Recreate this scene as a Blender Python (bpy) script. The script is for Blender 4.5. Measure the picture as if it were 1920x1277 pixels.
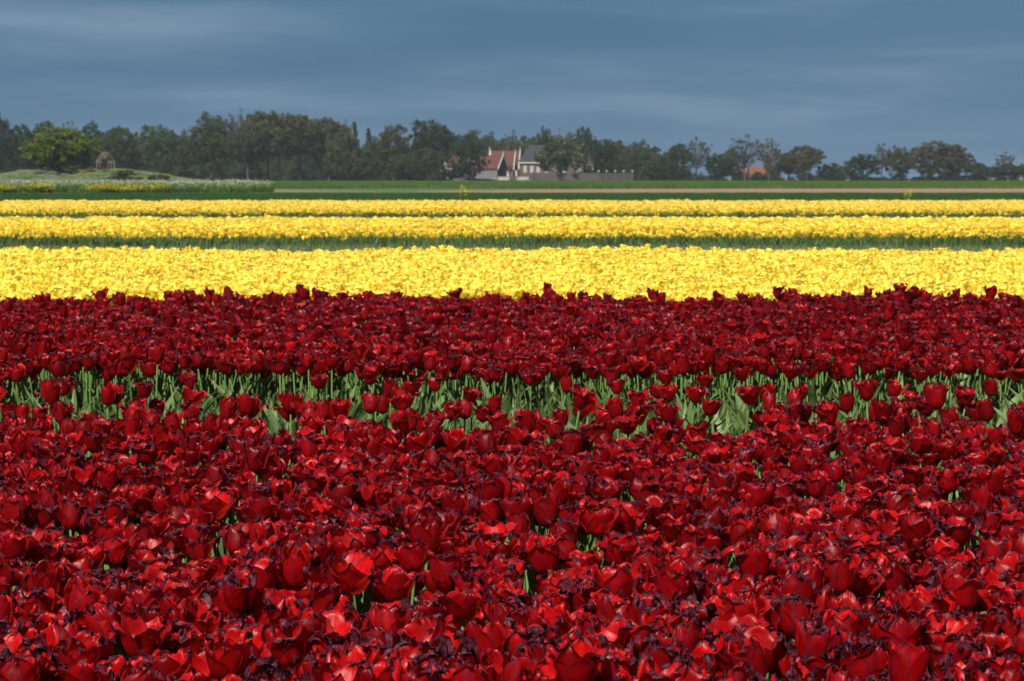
import bpy, math, random
import numpy as np
from mathutils import Vector, Euler

for _o in list(bpy.data.objects): bpy.data.objects.remove(_o)
SC = bpy.context.scene
COL = SC.collection
R = math.radians
rng = np.random.default_rng(11)
random.seed(11)

# ------------------------------------------------------------------ camera
F, PW, PH, HOR, CAMZ = 4200.0, 1920, 1277, 331.0, 1.40
TILT = math.atan((PH / 2 - HOR) / F)
cam = bpy.data.cameras.new('camera'); camo = bpy.data.objects.new('camera', cam); COL.objects.link(camo)
camo.location = (0, 0, CAMZ); camo.rotation_euler = (R(90) - TILT, 0, 0)
cam.sensor_width = 36; cam.lens = 36 * F / PW; cam.clip_start = 0.1; cam.clip_end = 8000
cam.dof.use_dof = True; cam.dof.focus_distance = 6.2; cam.dof.aperture_fstop = 15
SC.camera = camo

# ------------------------------------------------------------------ world, sun, exposure
SUN_EL, SUN_AZ = R(46), R(200)           # azimuth clockwise from +Y: behind the camera, to its left
W = bpy.data.worlds.new('World'); SC.world = W; W.use_nodes = True
nt = W.node_tree; nt.nodes.clear(); N = nt.nodes.new; Lk = nt.links.new
wo = N('ShaderNodeOutputWorld'); mixs = N('ShaderNodeMixShader')
sky = N('ShaderNodeTexSky'); sky.sky_type = 'NISHITA'; sky.sun_disc = False
sky.sun_elevation = SUN_EL; sky.sun_rotation = SUN_AZ
b1 = N('ShaderNodeBackground'); b1.inputs[1].default_value = 0.07; Lk(sky.outputs[0], b1.inputs[0])
tc = N('ShaderNodeTexCoord'); mp = N('ShaderNodeMapping'); mp.inputs['Scale'].default_value = (-4.0, 4.0, 40)
mp.inputs['Location'].default_value = (7.3, 0.4, 5.2)
Lk(tc.outputs['Generated'], mp.inputs[0])
n1 = N('ShaderNodeTexNoise'); n1.inputs['Scale'].default_value = 1.0; n1.inputs['Detail'].default_value = 6
n1.inputs['Roughness'].default_value = 0.5; n1.inputs['Distortion'].default_value = 0.3
Lk(mp.outputs[0], n1.inputs['Vector'])
cr = N('ShaderNodeValToRGB'); e = cr.color_ramp.elements
e[0].position = 0.36; e[0].color = (0.037, 0.094, 0.164, 1)
e[1].position = 0.66; e[1].color = (0.100, 0.160, 0.230, 1)
_m = e.new(0.50); _m.color = (0.050, 0.111, 0.182, 1)
Lk(n1.outputs[0], cr.inputs[0])
b2 = N('ShaderNodeBackground'); b2.inputs[1].default_value = 0.86; Lk(cr.outputs[0], b2.inputs[0])
mixs.inputs[0].default_value = 0.982
Lk(b1.outputs[0], mixs.inputs[1]); Lk(b2.outputs[0], mixs.inputs[2]); Lk(mixs.outputs[0], wo.inputs[0])
sl = bpy.data.lights.new('sun', 'SUN'); sl.energy = 4.9; sl.angle = R(0.55); sl.color = (1.0, 0.955, 0.88)
so = bpy.data.objects.new('sun', sl); COL.objects.link(so)
sdir = Vector((math.sin(SUN_AZ) * math.cos(SUN_EL), math.cos(SUN_AZ) * math.cos(SUN_EL), math.sin(SUN_EL)))
so.rotation_euler = sdir.to_track_quat('Z', 'Y').to_euler(); so.location = (-20, -20, 60)
SC.view_settings.view_transform = 'Standard'; SC.view_settings.look = 'None'
SC.view_settings.exposure = 0.92; SC.view_settings.gamma = 1.0; SC.view_settings.use_curve_mapping = False
SC.render.engine = 'CYCLES'
SC.cycles.max_bounces = 8; SC.cycles.transparent_max_bounces = 4; SC.cycles.volume_bounces = 0
SC.cycles.diffuse_bounces = 4; SC.cycles.transmission_bounces = 5
SC.cycles.volume_step_rate = 10; SC.cycles.volume_max_steps = 64

# ------------------------------------------------------------------ helpers
ca, sa = math.cos(TILT), math.sin(TILT)
def at(px, py, D):
    """point at depth D (metres along +Y) seen at full-size pixel px, py of the frame"""
    dx, dy = (px - PW / 2) / F, -(py - PH / 2) / F
    v = Vector((dx, ca + dy * sa, -sa + dy * ca)); k = D / v.y
    return Vector((v.x * k, D, CAMZ + v.z * k))
def ux(px, D): return (px - PW / 2) / F * D
def tag(o, label=None, cat=None, group=None, kind=None):
    if label: o['label'] = label
    if cat: o['category'] = cat
    if group: o['group'] = group
    if kind: o['kind'] = kind
    return o
def obj(name, me, parent=None, loc=None, rot=None, scale=None, mat=None):
    o = bpy.data.objects.new(name, me); COL.objects.link(o)
    if parent: o.parent = parent
    if loc is not None: o.location = loc
    if rot is not None: o.rotation_euler = rot
    if scale is not None: o.scale = scale
    if mat is not None:
        if not me.materials: me.materials.append(None)
        o.material_slots[0].link = 'OBJECT'; o.material_slots[0].material = mat
    return o
def empty(name, loc=(0, 0, 0), rz=0):
    o = bpy.data.objects.new(name, None); COL.objects.link(o); o.location = loc; o.rotation_euler = (0, 0, rz)
    o.empty_display_size = 0.1
    return o
class MB:
    """collects verts / quads / attributes"""
    def __init__(s): s.v = []; s.f = []; s.m = []; s.a = {}; s.n = 0
    def add(s, v, f, mi=0, **attr):
        v = np.asarray(v, float).reshape(-1, 3); s.v.append(v)
        f = np.asarray(f, int); s.f.append(f + s.n); s.m.append(np.full(len(f), mi))
        for k in ATTR: s.a.setdefault(k, []).append(np.broadcast_to(np.asarray(attr.get(k, 0.0), float), (len(v),)))
        s.n += len(v); return s
    def merge(s, o, M=None, off=(0, 0, 0)):
        for i, (v, f, m) in enumerate(zip(o.v, o.f, o.m)):
            base = sum(len(x) for x in o.v[:i])
            vv = v if M is None else v @ np.asarray(M).T
            s.v.append(vv + np.asarray(off)); s.f.append(f - base + s.n); s.m.append(m)
            for k in ATTR: s.a.setdefault(k, []).append(o.a[k][i])
            s.n += len(v)
        return s
    def mesh(s, name, mats, smooth=True, attrs=True):
        me = bpy.data.meshes.new(name); V = np.concatenate(s.v)
        me.vertices.add(len(V)); me.vertices.foreach_set('co', V.astype(np.float32).ravel())
        tot = sum(f.size for f in s.f); me.loops.add(tot)
        me.loops.foreach_set('vertex_index', np.concatenate([f.ravel() for f in s.f]).astype(np.int32))
        cnt = np.concatenate([np.full(len(f), f.shape[1]) for f in s.f if len(f)])
        me.polygons.add(len(cnt)); me.polygons.foreach_set('loop_start', np.concatenate([[0], np.cumsum(cnt)[:-1]]).astype(np.int32))
        me.polygons.foreach_set('material_index', np.concatenate(s.m).astype(np.int32))
        me.polygons.foreach_set('use_smooth', np.full(len(cnt), smooth))
        if attrs:
            for k in ATTR:
                at_ = me.attributes.new(k, 'FLOAT', 'POINT'); at_.data.foreach_set('value', np.concatenate(s.a[k]).astype(np.float32))
        for m in mats: me.materials.append(m)
        me.update(calc_edges=True); me.validate()
        return me
ATTR = ('wither', 'across', 'along')
def grid_faces(nu, nv):
    i = np.arange(nv - 1)[:, None] * nu + np.arange(nu - 1)[None, :]
    i = i.ravel(); return np.stack([i, i + 1, i + nu + 1, i + nu], 1)
def box(mb, x0, x1, y0, y1, z0, z1, mi=0):
    v = [(x, y, z) for z in (z0, z1) for y in (y0, y1) for x in (x0, x1)]
    mb.add(v, [(0, 2, 3, 1), (4, 5, 7, 6), (0, 1, 5, 4), (2, 6, 7, 3), (0, 4, 6, 2), (1, 3, 7, 5)], mi); return mb
def bar(mb, a, b, w, mi=0, w2=None, n=4):
    a, b = Vector(a), Vector(b); d = (b - a).normalized(); w2 = w if w2 is None else w2
    p = d.orthogonal().normalized(); q = d.cross(p)
    v = []
    for c, r in ((a, w), (b, w2)):
        for k in range(n):
            t = 2 * math.pi * (k + 0.5) / n; v.append(c + p * math.cos(t) * r + q * math.sin(t) * r)
    f = [(k, (k + 1) % n, n + (k + 1) % n, n + k) for k in range(n)]
    mb.add([tuple(x) for x in v], f, mi); return mb
def tube(mb, pts, rad, n=6, mi=0, **attr):
    pts = np.asarray(pts, float); m = len(pts); T = np.gradient(pts, axis=0); T /= np.linalg.norm(T, axis=1)[:, None] + 1e-12
    up = np.array([0.31, 0.95, 0.02]); P = np.cross(T, up); P /= np.linalg.norm(P, axis=1)[:, None] + 1e-9; Q = np.cross(T, P)
    th = np.arange(n) * 2 * math.pi / n; rad = np.broadcast_to(rad, (m,))
    v = pts[:, None, :] + rad[:, None, None] * (np.cos(th)[None, :, None] * P[:, None, :] + np.sin(th)[None, :, None] * Q[:, None, :])
    i = np.arange(m - 1)[:, None] * n; k = np.arange(n)[None, :]; k2 = (k + 1) % n
    f = np.stack([i + k, i + k2, i + n + k2, i + n + k], -1).reshape(-1, 4)
    al = np.repeat(np.linspace(0, 1, m), n)
    mb.add(v.reshape(-1, 3), f, mi, along=al, **attr); return mb
def smooth(a, b, x): t = np.clip((x - a) / (b - a + 1e-9), 0, 1); return t * t * (3 - 2 * t)
def rotz(a): c, s = math.cos(a), math.sin(a); return np.array([[c, -s, 0], [s, c, 0], [0, 0, 1]])
def rotx(a): c, s = math.cos(a), math.sin(a); return np.array([[1, 0, 0], [0, c, -s], [0, s, c]])
def sheet(name, x0, x1, y0, y1, z, mat, kind='structure', jag=0.0, nx=2, seed=0):
    r = np.random.default_rng(seed); X = np.linspace(x0, x1, nx)
    ja = jag * (r.random(nx) - 0.5) * 2; jb = jag * (r.random(nx) - 0.5) * 2
    v = [(X[i], y0 + ja[i], z) for i in range(nx)] + [(X[i], y1 + jb[i], z) for i in range(nx)]
    me = bpy.data.meshes.new(name); me.from_pydata(v, [], [(i, i + 1, nx + i + 1, nx + i) for i in range(nx - 1)]); me.materials.append(mat)
    return tag(obj(name, me), kind=kind)

# ------------------------------------------------------------------ materials
def mat(name):
    m = bpy.data.materials.new(name); m.use_nodes = True; t = m.node_tree; t.nodes.clear()
    return m, t, t.nodes.new, t.links.new
def noise_node(t, scale, detail=3, vec=None, rough=0.55):
    n = t.nodes.new('ShaderNodeTexNoise'); n.inputs['Scale'].default_value = scale; n.inputs['Detail'].default_value = detail
    n.inputs['Roughness'].default_value = rough
    if vec is not None: t.links.new(vec, n.inputs['Vector'])
    return n
def ramp(t, fac, stops):
    r = t.nodes.new('ShaderNodeValToRGB'); es = r.color_ramp.elements
    while len(es) < len(stops): es.new(0.5)
    for e_, (p, c) in zip(es, stops): e_.position = p; e_.color = (*c, 1)
    t.links.new(fac, r.inputs[0]); return r
def mixc(t, fac, a, b, mode='MIX'):
    m = t.nodes.new('ShaderNodeMix'); m.data_type = 'RGBA'; m.blend_type = mode
    for s, val in ((m.inputs[0], fac), (m.inputs[6], a), (m.inputs[7], b)):
        if isinstance(val, (int, float)): s.default_value = val
        elif isinstance(val, tuple): s.default_value = (*val, 1)
        else: t.links.new(val, s)
    return m.outputs[2]
def mth(t, op, a, b=None, c=None):
    m = t.nodes.new('ShaderNodeMath'); m.operation = op
    for i, val in enumerate((a, b, c)):
        if val is None: continue
        if isinstance(val, (int, float)): m.inputs[i].default_value = val
        else: t.links.new(val, m.inputs[i])
    return m.outputs[0]
def simple(name, c1, c2=None, scale=8, rough=0.8, bump=0.0, obj_coord=True, streak=None):
    m, t, n, l = mat(name); tc = n('ShaderNodeTexCoord'); vec = tc.outputs['Object']
    c1 = tuple(x * 0.85 for x in c1); c2 = tuple(x * 0.85 for x in c2) if c2 else None
    if streak:
        mp = n('ShaderNodeMapping'); mp.inputs['Scale'].default_value = streak; l(vec, mp.inputs[0]); vec = mp.outputs[0]
    ns = noise_node(t, scale, 5, vec); c2 = c2 or tuple(x * 0.75 for x in c1)
    rp = ramp(t, ns.outputs[0], [(0.32, c1), (0.68, c2)])
    p = n('ShaderNodeBsdfPrincipled'); p.inputs['Roughness'].default_value = rough; p.inputs['Specular IOR Level'].default_value = 0.25
    l(rp.outputs[0], p.inputs['Base Color'])
    if bump:
        b = n('ShaderNodeBump'); b.inputs['Strength'].default_value = bump; b.inputs['Distance'].default_value = 0.05
        l(ns.outputs[0], b.inputs['Height']); l(b.outputs[0], p.inputs['Normal'])
    o = n('ShaderNodeOutputMaterial'); l(p.outputs[0], o.inputs[0]); return m
def petal_mat(name, base, bright, deep, dead, trans, tr_fac=0.32, rough=0.42, spec=0.5, outer=None):
    m, t, n, l = mat(name)
    def A(k): a = n('ShaderNodeAttribute'); a.attribute_name = k; return a.outputs['Fac']
    wi, ac, al = A('wither'), A('across'), A('along')
    oi = n('ShaderNodeObjectInfo'); rnd = oi.outputs['Random']
    cb = n('ShaderNodeCombineXYZ'); l(mth(t, 'MULTIPLY', ac, 7.0), cb.inputs[0]); l(mth(t, 'MULTIPLY', al, 1.1), cb.inputs[1]); l(mth(t, 'MULTIPLY', rnd, 37.0), cb.inputs[2])
    st = noise_node(t, 1.6, 5, cb.outputs[0], 0.6)
    cb2 = n('ShaderNodeCombineXYZ'); l(ac, cb2.inputs[0]); l(mth(t, 'MULTIPLY', al, 2.0), cb2.inputs[1]); l(mth(t, 'MULTIPLY', rnd, 19.0), cb2.inputs[2])
    bl = noise_node(t, 2.4, 4, cb2.outputs[0], 0.6)
    c = mixc(t, ramp(t, bl.outputs[0], [(0.3, (0, 0, 0)), (0.72, (1, 1, 1))]).outputs[0], base, bright)
    c = mixc(t, mth(t, 'MULTIPLY', ramp(t, st.outputs[0], [(0.42, (0, 0, 0)), (0.75, (1, 1, 1))]).outputs[0], 0.55), c, deep)
    if outer:                                                # the outside of a petal is darker, with a purple flame up its middle
        geo = n('ShaderNodeNewGeometry'); ax = mth(t, 'ABSOLUTE', ac)
        fl = ramp(t, mth(t, 'ADD', ax, mth(t, 'MULTIPLY_ADD', st.outputs[0], 0.9, -0.45)), [(0.02, (1, 1, 1)), (0.42, (0, 0, 0))]).outputs[0]
        co_ = mixc(t, 1.0, c, outer[0], 'MULTIPLY'); co_ = mixc(t, mth(t, 'MULTIPLY', fl, 0.55), co_, outer[1])
        c = mixc(t, geo.outputs['Backfacing'], co_, c)
    hsv = n('ShaderNodeHueSaturation'); l(c, hsv.inputs['Color']); l(mth(t, 'MULTIPLY_ADD', rnd, 0.70 if outer else 0.30, 0.65 if outer else 0.85), hsv.inputs['Value']); c = hsv.outputs[0]
    fine = noise_node(t, 9.0, 4, cb2.outputs[0], 0.7)
    wsh = mth(t, 'ADD', wi, mth(t, 'MULTIPLY_ADD', fine.outputs[0], 0.36, -0.18))
    wf = ramp(t, wsh, [(0.42, (0, 0, 0)), (0.58, (1, 1, 1))]).outputs[0]
    dd = mixc(t, ramp(t, fine.outputs[0], [(0.4, (0, 0, 0)), (0.68, (1, 1, 1))]).outputs[0], dead[0], dead[1])
    c = mixc(t, wf, c, dd)
    p = n('ShaderNodeBsdfPrincipled'); l(c, p.inputs['Base Color']); l(mth(t, 'MULTIPLY_ADD', wf, -0.6 * spec, spec), p.inputs['Specular IOR Level'])
    l(mth(t, 'MULTIPLY_ADD', wf, 0.08, rough), p.inputs['Roughness'])
    p.inputs['Sheen Weight'].default_value = 0.0; p.inputs['Sheen Roughness'].default_value = 0.35
    p.inputs['Sheen Tint'].default_value = (*bright, 1)
    bp = n('ShaderNodeBump'); bp.inputs['Strength'].default_value = 0.35; bp.inputs['Distance'].default_value = 0.002
    l(mth(t, 'ADD', st.outputs[0], mth(t, 'MULTIPLY', fine.outputs[0], 0.5)), bp.inputs['Height']); l(bp.outputs[0], p.inputs['Normal'])
    tr = n('ShaderNodeBsdfTranslucent'); tcx = mixc(t, wf, trans, dead[0]); l(tcx, tr.inputs['Color'])
    mx = n('ShaderNodeMixShader'); mx.inputs[0].default_value = tr_fac; l(p.outputs[0], mx.inputs[1]); l(tr.outputs[0], mx.inputs[2])
    o = n('ShaderNodeOutputMaterial'); l(mx.outputs[0], o.inputs[0]); return m
def leaf_mat(name, c1, c2, trans, tr_fac=0.3, rough=0.45, scale=30, vary=0.4, spec=0.4, stripes=False):
    m, t, n, l = mat(name); oi = n('ShaderNodeObjectInfo'); tc = n('ShaderNodeTexCoord')
    c1, c2, trans = (tuple(x * 0.85 for x in c) for c in (c1, c2, trans))
    ns = noise_node(t, scale, 4, tc.outputs['Object'], 0.6)
    c = ramp(t, ns.outputs[0], [(0.33, c1), (0.68, c2)]).outputs[0]
    hsv = n('ShaderNodeHueSaturation'); l(c, hsv.inputs['Color']); l(mth(t, 'MULTIPLY_ADD', oi.outputs['Random'], vary, 1 - vary / 2), hsv.inputs['Value']); c = hsv.outputs[0]
    p = n('ShaderNodeBsdfPrincipled'); l(c, p.inputs['Base Color']); p.inputs['Roughness'].default_value = rough; p.inputs['Specular IOR Level'].default_value = spec
    tr = n('ShaderNodeBsdfTranslucent'); tr.inputs[0].default_value = (*trans, 1)
    mx = n('ShaderNodeMixShader'); mx.inputs[0].default_value = tr_fac; l(p.outputs[0], mx.inputs[1]); l(tr.outputs[0], mx.inputs[2])
    o = n('ShaderNodeOutputMaterial'); l(mx.outputs[0], o.inputs[0]); return m

M = {}
DEAD = ((0.018, 0.0015, 0.005), (0.135, 0.026, 0.042))
M['red'] = petal_mat('red_petal', (0.245, 0.0014, 0.003), (0.45, 0.005, 0.005), (0.08, 0.0008, 0.004), DEAD, (0.85, 0.022, 0.010), 0.34, 0.36, 0.24, ((0.58, 0.40, 0.55), (0.070, 0.002, 0.010)))
M['yellow'] = petal_mat('yellow_petal', (0.97, 0.755, 0.040), (0.98, 0.85, 0.24), (0.97, 0.67, 0.015), ((0.80, 0.60, 0.10), (0.90, 0.80, 0.40)), (1.0, 0.83, 0.06), 0.50, 0.5, 0.3)
M['tleaf'] = leaf_mat('tulip_leaf', (0.056, 0.098, 0.022), (0.132, 0.188, 0.058), (0.14, 0.22, 0.05), 0.22, 0.52, 11, 0.75, 0.3)
M['stem'] = leaf_mat('tulip_stem', (0.115, 0.210, 0.050), (0.150, 0.250, 0.070), (0.15, 0.28, 0.05), 0.15, 0.4, 20, 0.3)
M['blade'] = leaf_mat('grass_blade', (0.020, 0.066, 0.014), (0.038, 0.092, 0.020), (0.10, 0.22, 0.03), 0.25, 0.55, 6, 0.5, 0.2)
M['front'] = leaf_mat('shaded_front_foliage', (0.032, 0.070, 0.014), (0.092, 0.140, 0.040), (0.10, 0.18, 0.05), 0.2, 0.5, 9, 0.6, 0.3)  # bed-front foliage coloured darker to paint in the shade under the blooms
M['pale'] = leaf_mat('pale_blade', (0.105, 0.148, 0.056), (0.175, 0.215, 0.095), (0.15, 0.22, 0.08), 0.2, 0.6, 6, 0.5, 0.2)
M['wheat'] = leaf_mat('crop_blade', (0.044, 0.098, 0.014), (0.080, 0.132, 0.020), (0.12, 0.22, 0.03), 0.25, 0.6, 0.3, 0.5, 0.2)
M['soil'] = simple('dark_soil', (0.060, 0.045, 0.030), (0.105, 0.080, 0.055), 6, 0.95, 0.6)
M['land'] = simple('far_land', (0.045, 0.085, 0.025), (0.075, 0.115, 0.035), 0.05, 0.95, 0.0)
M['soil_strip'] = simple('bare_sandy_soil', (0.185, 0.108, 0.068), (0.24, 0.15, 0.10), 0.8, 0.95, 0.4)
M['verge'] = simple('verge_grass', (0.075, 0.130, 0.030), (0.120, 0.165, 0.050), 0.9, 0.95, 0.3)

# ------------------------------------------------------------------ tulip geometry
def wobble(r, n=5, fr=6.0):
    k = r.normal(0, fr, (n, 2)); ph = r.uniform(0, 6.28, n); am = r.uniform(0.4, 1, n); am /= am.sum()
    return lambda u, v: sum(a * np.sin(kk[0] * u + kk[1] * v + p) for a, kk, p in zip(am, k, ph)) * 1.7
def petal_geo(r, L=0.078, Wd=0.056, openn=0.3, curl=0.0, wither=0.5, inner=False, nu=9, nv=14, az=0.0, pinch=0.0):
    wa_ = wither; wither = min(wither, 1.25)
    t = np.linspace(0, 1, nv) ** 0.86; u = np.linspace(-1, 1, nu)
    A0, A1, A2 = 8.0, 86 - openn * 32, 102 - openn * 44
    th = A0 + (A1 - A0) * smooth(0, 0.40, t) + (A2 - A1) * smooth(0.40, 1.0, t)
    tc = 0.87 - 0.15 * wither * r.uniform(0.3, 1)
    th = th - curl * 170 * smooth(tc, 1.02, t) ** 1.3
    th = np.radians(th); ds = np.diff(t, prepend=0) * L
    rr = (0.0035 if inner else 0.0055) + (0.86 if inner else 1.0) * np.cumsum(np.cos(th) * ds); zz = np.cumsum(np.sin(th) * ds)
    s1 = np.sqrt(np.clip(1 - (1 - np.clip(t / 0.46, 0, 1)) ** 2, 0, 1)) * 0.86 + 0.14
    s2 = np.clip(1 - (np.clip((t - 0.46) / 0.54, 0, 1)) ** r.uniform(1.6, 2.7), 0, 1) ** r.uniform(0.62, 0.95)
    h = Wd / 2 * s1 * np.where(t > 0.46, s2, 1.0)
    h *= 1 - pinch * smooth(0.55, 0.95, t)
    h = np.maximum(h, 0.0006)
    rho = 0.022 + 0.014 * t + 0.02 * openn * t
    U, T = np.meshgrid(u, t); H = h[:, None]; RHO = rho[:, None]; TH = th[:, None]
    phi = np.clip(U * H / RHO, -1.45, 1.45); x = RHO * np.sin(phi); d = RHO * (1 - np.cos(phi))
    w1, w2, w3 = wobble(r, 5, 3.0), wobble(r, 6, 9.0), wobble(r, 6, 15.0)
    tipz = smooth(0.5, 1.0, T); edge = np.abs(U) ** 3
    nrm = w1(U, T * 2) * (0.0012 + 0.0028 * wither * tipz) + w2(U, T * 1.3) * (0.0005 + wither * 0.0062 * (tipz ** 3 + 0.12 * edge * smooth(0.25, 0.6, T)))
    nrm = nrm + w3(U, T) * wither * 0.0045 * (tipz ** 5 + 0.08 * edge * T)
    roll = r.normal(0.15, 0.5) * wither + 0.15
    nrm = nrm + np.abs(U) ** 4 * roll * 0.010 * smooth(0.3, 0.8, T)
    nrm = nrm + 0.0012 * np.exp(-(U / 0.16) ** 2) * smooth(0.1, 0.4, T) * (1 - tipz * 0.6)      # midrib
    x = x + wither * 0.006 * w2(T * 1.7, U * 0.4) * tipz ** 2
    off = nrm - d
    rad = rr[:, None] + off * np.sin(TH); z = zz[:, None] - off * np.cos(TH) + wither * 0.004 * w3(U * 0.8, T * .2) * tipz ** 2
    c, s = math.cos(az), math.sin(az)
    V = np.stack([rad * c - x * s, rad * s + x * c, z], -1).reshape(-1, 3)
    wa = np.clip((T + 0.17 * np.abs(U) ** 6 * smooth(0.2, 0.55, T) + 0.07 * w2(U, T) - (1.12 - 0.185 * min(wa_, 1.45))) / 0.12 + 0.5, 0, 1)
    rim = np.clip((np.abs(U) - 0.89) * 14, 0, 1) * smooth(0.2, 0.4, T) + (T > 0.975)
    wa = np.maximum(wa, rim * (0.42 + 0.4 * min(1, wither * 1.5)))
    return V, grid_faces(nu, nv), wa.ravel(), U.ravel(), T.ravel()
def bloom(seed, fresh, nu, nv, yellow=False):
    """six petals -> list of MB in head coordinates"""
    r = np.random.default_rng(seed); out = []
    if yellow: wither, op = r.uniform(0.05, 0.35), r.uniform(0.5, 1.35)
    else:
        wither = {0: r.uniform(0.25, 0.45), 1: r.uniform(0.6, 0.95), 2: r.uniform(1.0, 1.45)}[fresh]
        op = {0: r.uniform(0.15, 0.36), 1: r.uniform(0.12, 0.75), 2: r.uniform(0.15, 0.95)}[fresh]
    a0 = r.uniform(0, 6.28); size = r.uniform(0.92, 1.1)
    for k in range(6):
        inner = k >= 3; w = wither * r.uniform(0.6, 1.35)
        cu = r.normal(0.05, 0.12) if fresh == 0 else (r.choice([-1, 1], p=[0.42, 0.58]) * r.uniform(0.2, 1.25) * min(1.1, w))
        if yellow: cu = r.normal(0.12, 0.2)
        V, f, wa, U, T = petal_geo(r, L=0.083 * size * r.uniform(0.92, 1.06), Wd=(0.062 if inner else 0.069) * size * r.uniform(0.9, 1.08),
            openn=np.clip(op + r.normal(0, 0.10 + 0.16 * w), -0.1, 1.35), curl=cu, wither=w, inner=inner, nu=nu, nv=nv,
            az=a0 + (k % 3) * 2.0944 + (1.047 if inner else 0) + r.normal(0, 0.09), pinch=max(0, r.normal(0.15, 0.4)) * min(1, w))
        out.append(MB().add(V, f, 0, wither=wa, across=U, along=T))
    return out
def leaf_geo(r, L=0.26, Wd=0.045, nu=5, nv=11, lean=None):
    t = np.linspace(0, 1, nv); u = np.linspace(-1, 1, nu); lean = r.uniform(0.1, 0.95) if lean is None else lean
    th = np.radians(88 - lean * 35 - lean * 95 * t ** 2.2 * r.uniform(0.3, 1.1)); ds = L / (nv - 1)
    rr = 0.004 + np.cumsum(np.cos(th)) * ds; zz = np.cumsum(np.sin(th)) * ds - ds
    h = Wd / 2 * (0.35 + 0.65 * smooth(0, 0.35, t)) * np.clip(1 - smooth(0.35, 1.02, t) ** 1.3, 0.01, 1)
    U, T = np.meshgrid(u, t); fold = r.uniform(0.25, 0.7) * (1 - 0.6 * T); wv = wobble(r, 4, 5); tw = r.normal(0, 1.1) * T
    x = U * h[:, None]; d = np.abs(U) * h[:, None] * fold + wv(U, T * 2) * 0.004 * (np.abs(U))
    x, d = x * np.cos(tw) - d * np.sin(tw), x * np.sin(tw) + d * np.cos(tw)
    V = np.stack([rr[:, None] - d * np.sin(th)[:, None], x + 0 * d, zz[:, None] + d * np.cos(th)[:, None]], -1).reshape(-1, 3)
    return V, grid_faces(nu, nv), U.ravel(), T.ravel()
def stem_geo(r, n=7, nv=7, h=1.0, bend=0.03, rad=0.0042):
    t = np.linspace(0, 1, nv); a = r.uniform(0, 6.28); b = bend * r.uniform(0.2, 1)
    k = np.sin(t * math.pi) * b
    return np.stack([k * math.cos(a), k * math.sin(a), t * h], 1), np.full(nv, rad) * (1.1 - 0.2 * t), n

FR = [0] * 3 + [1] * 10 + [2] * 7                      # state of each of the 20 bloom kinds
NK = len(FR)
# close-up meshes: petals, stems and leaves each a mesh
PET = []
for i, fr in enumerate(FR):
    PET.append([mb.mesh('petal_mesh', [M['red']]) for mb in bloom(100 + i, fr, 13, 22)])
STEM = []; LEAF = []
for i in range(5):
    r = np.random.default_rng(300 + i); p, rd, n_ = stem_geo(r); mb = MB(); tube(mb, p, rd, 7); STEM.append(mb.mesh('stem_mesh', [M['stem']]))
for i in range(8):
    r = np.random.default_rng(330 + i); V, f, U, T = leaf_geo(r, r.uniform(0.24, 0.34), r.uniform(0.04, 0.065), 7, 14)
    LEAF.append(MB().add(V, f, 0, across=U, along=T).mesh('leaf_mesh', [M['tleaf']]))

def plant_mb(seed, fr, nu, nv, yellow=False, leaves=3, h=0.43, headless=False, lres=(5, 9), short=1.0, wide=1.15):
    r = np.random.default_rng(seed); mb = MB()
    p, rd, n_ = stem_geo(r, 5, 5, h, 0.02)
    if not headless:
        tube(mb, p, rd, 5, mi=1)
        tl = rotx(r.normal(0, 0.16)) @ rotz(r.uniform(0, 6.28))
        for b in bloom(seed, fr, nu, nv, yellow): mb.merge(b, tl, (0, 0, h - 0.003))
    a = r.uniform(0, 6.28)
    for k in range(leaves):
        V, f, U, T = leaf_geo(r, r.uniform(0.25, 0.38) * short, r.uniform(0.035, 0.06) * wide, *lres)
        a += 2.2 + r.normal(0, 0.3); mb.add(V @ rotz(a).T + np.array([0, 0, r.uniform(0.0, 0.07)]), f, 2, across=U, along=T)
    return mb
def lib(name):
    return bpy.data.collections.new(name)                  # a palette, never linked into the scene
def lib_add(c, i, me):
    o = bpy.data.objects.new('%s_%03d' % (c.name, i), me); c.objects.link(o); return o
RM = [M['red'], M['stem'], M['tleaf']]; YM = [M['yellow'], M['stem'], M['tleaf']]
palR = lib('red_palette')
for i in range(NK): lib_add(palR, i, plant_mb(100 + i, FR[i], 8, 11).mesh('red_plant', RM))
for i in range(NK): lib_add(palR, NK + i, plant_mb(160 + i, FR[i], 5, 8, lres=(3, 6)).mesh('red_plant_far', RM))
YB = [plant_mb(500 + i, 0, 5, 7, True, leaves=2, lres=(3, 6)) for i in range(10)]
palY = lib('yellow_palette')
YMESH = [b.mesh('yellow_plant', YM) for b in YB]
for i in range(10): lib_add(palY, i, YMESH[i])
def patch(seed, size, n, nu, nv, edge=False):
    r = np.random.default_rng(seed); mb = MB()
    src = [plant_mb(700 + k, 0, nu, nv, True, leaves=2 if edge else 1, lres=(3, 5)) for k in range(6)]
    g = int(math.sqrt(n)); st = size / g
    for i in range(g):
        for j in range(g):
            M_ = rotz(r.uniform(0, 6.28)) * r.uniform(0.9, 1.12)
            mb.merge(src[r.integers(6)], M_, ((i + r.uniform(0, 1)) * st - size / 2, (j + r.uniform(0, 1)) * st - size / 2, 0))
    return mb.mesh('yellow_patch', YM)
for i in range(4): lib_add(palY, 10 + i, patch(40 + i, 0.5, 36, 4, 5, True))
for i in range(4): lib_add(palY, 14 + i, patch(50 + i, 1.0, 121, 3, 4))
palL = lib('leafy_palette')
for i in range(6): lib_add(palL, i, plant_mb(800 + i, 0, 4, 5, leaves=6, headless=True, short=1.12, lres=(5, 10), wide=1.25).mesh('leafy_plant', RM))

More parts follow.
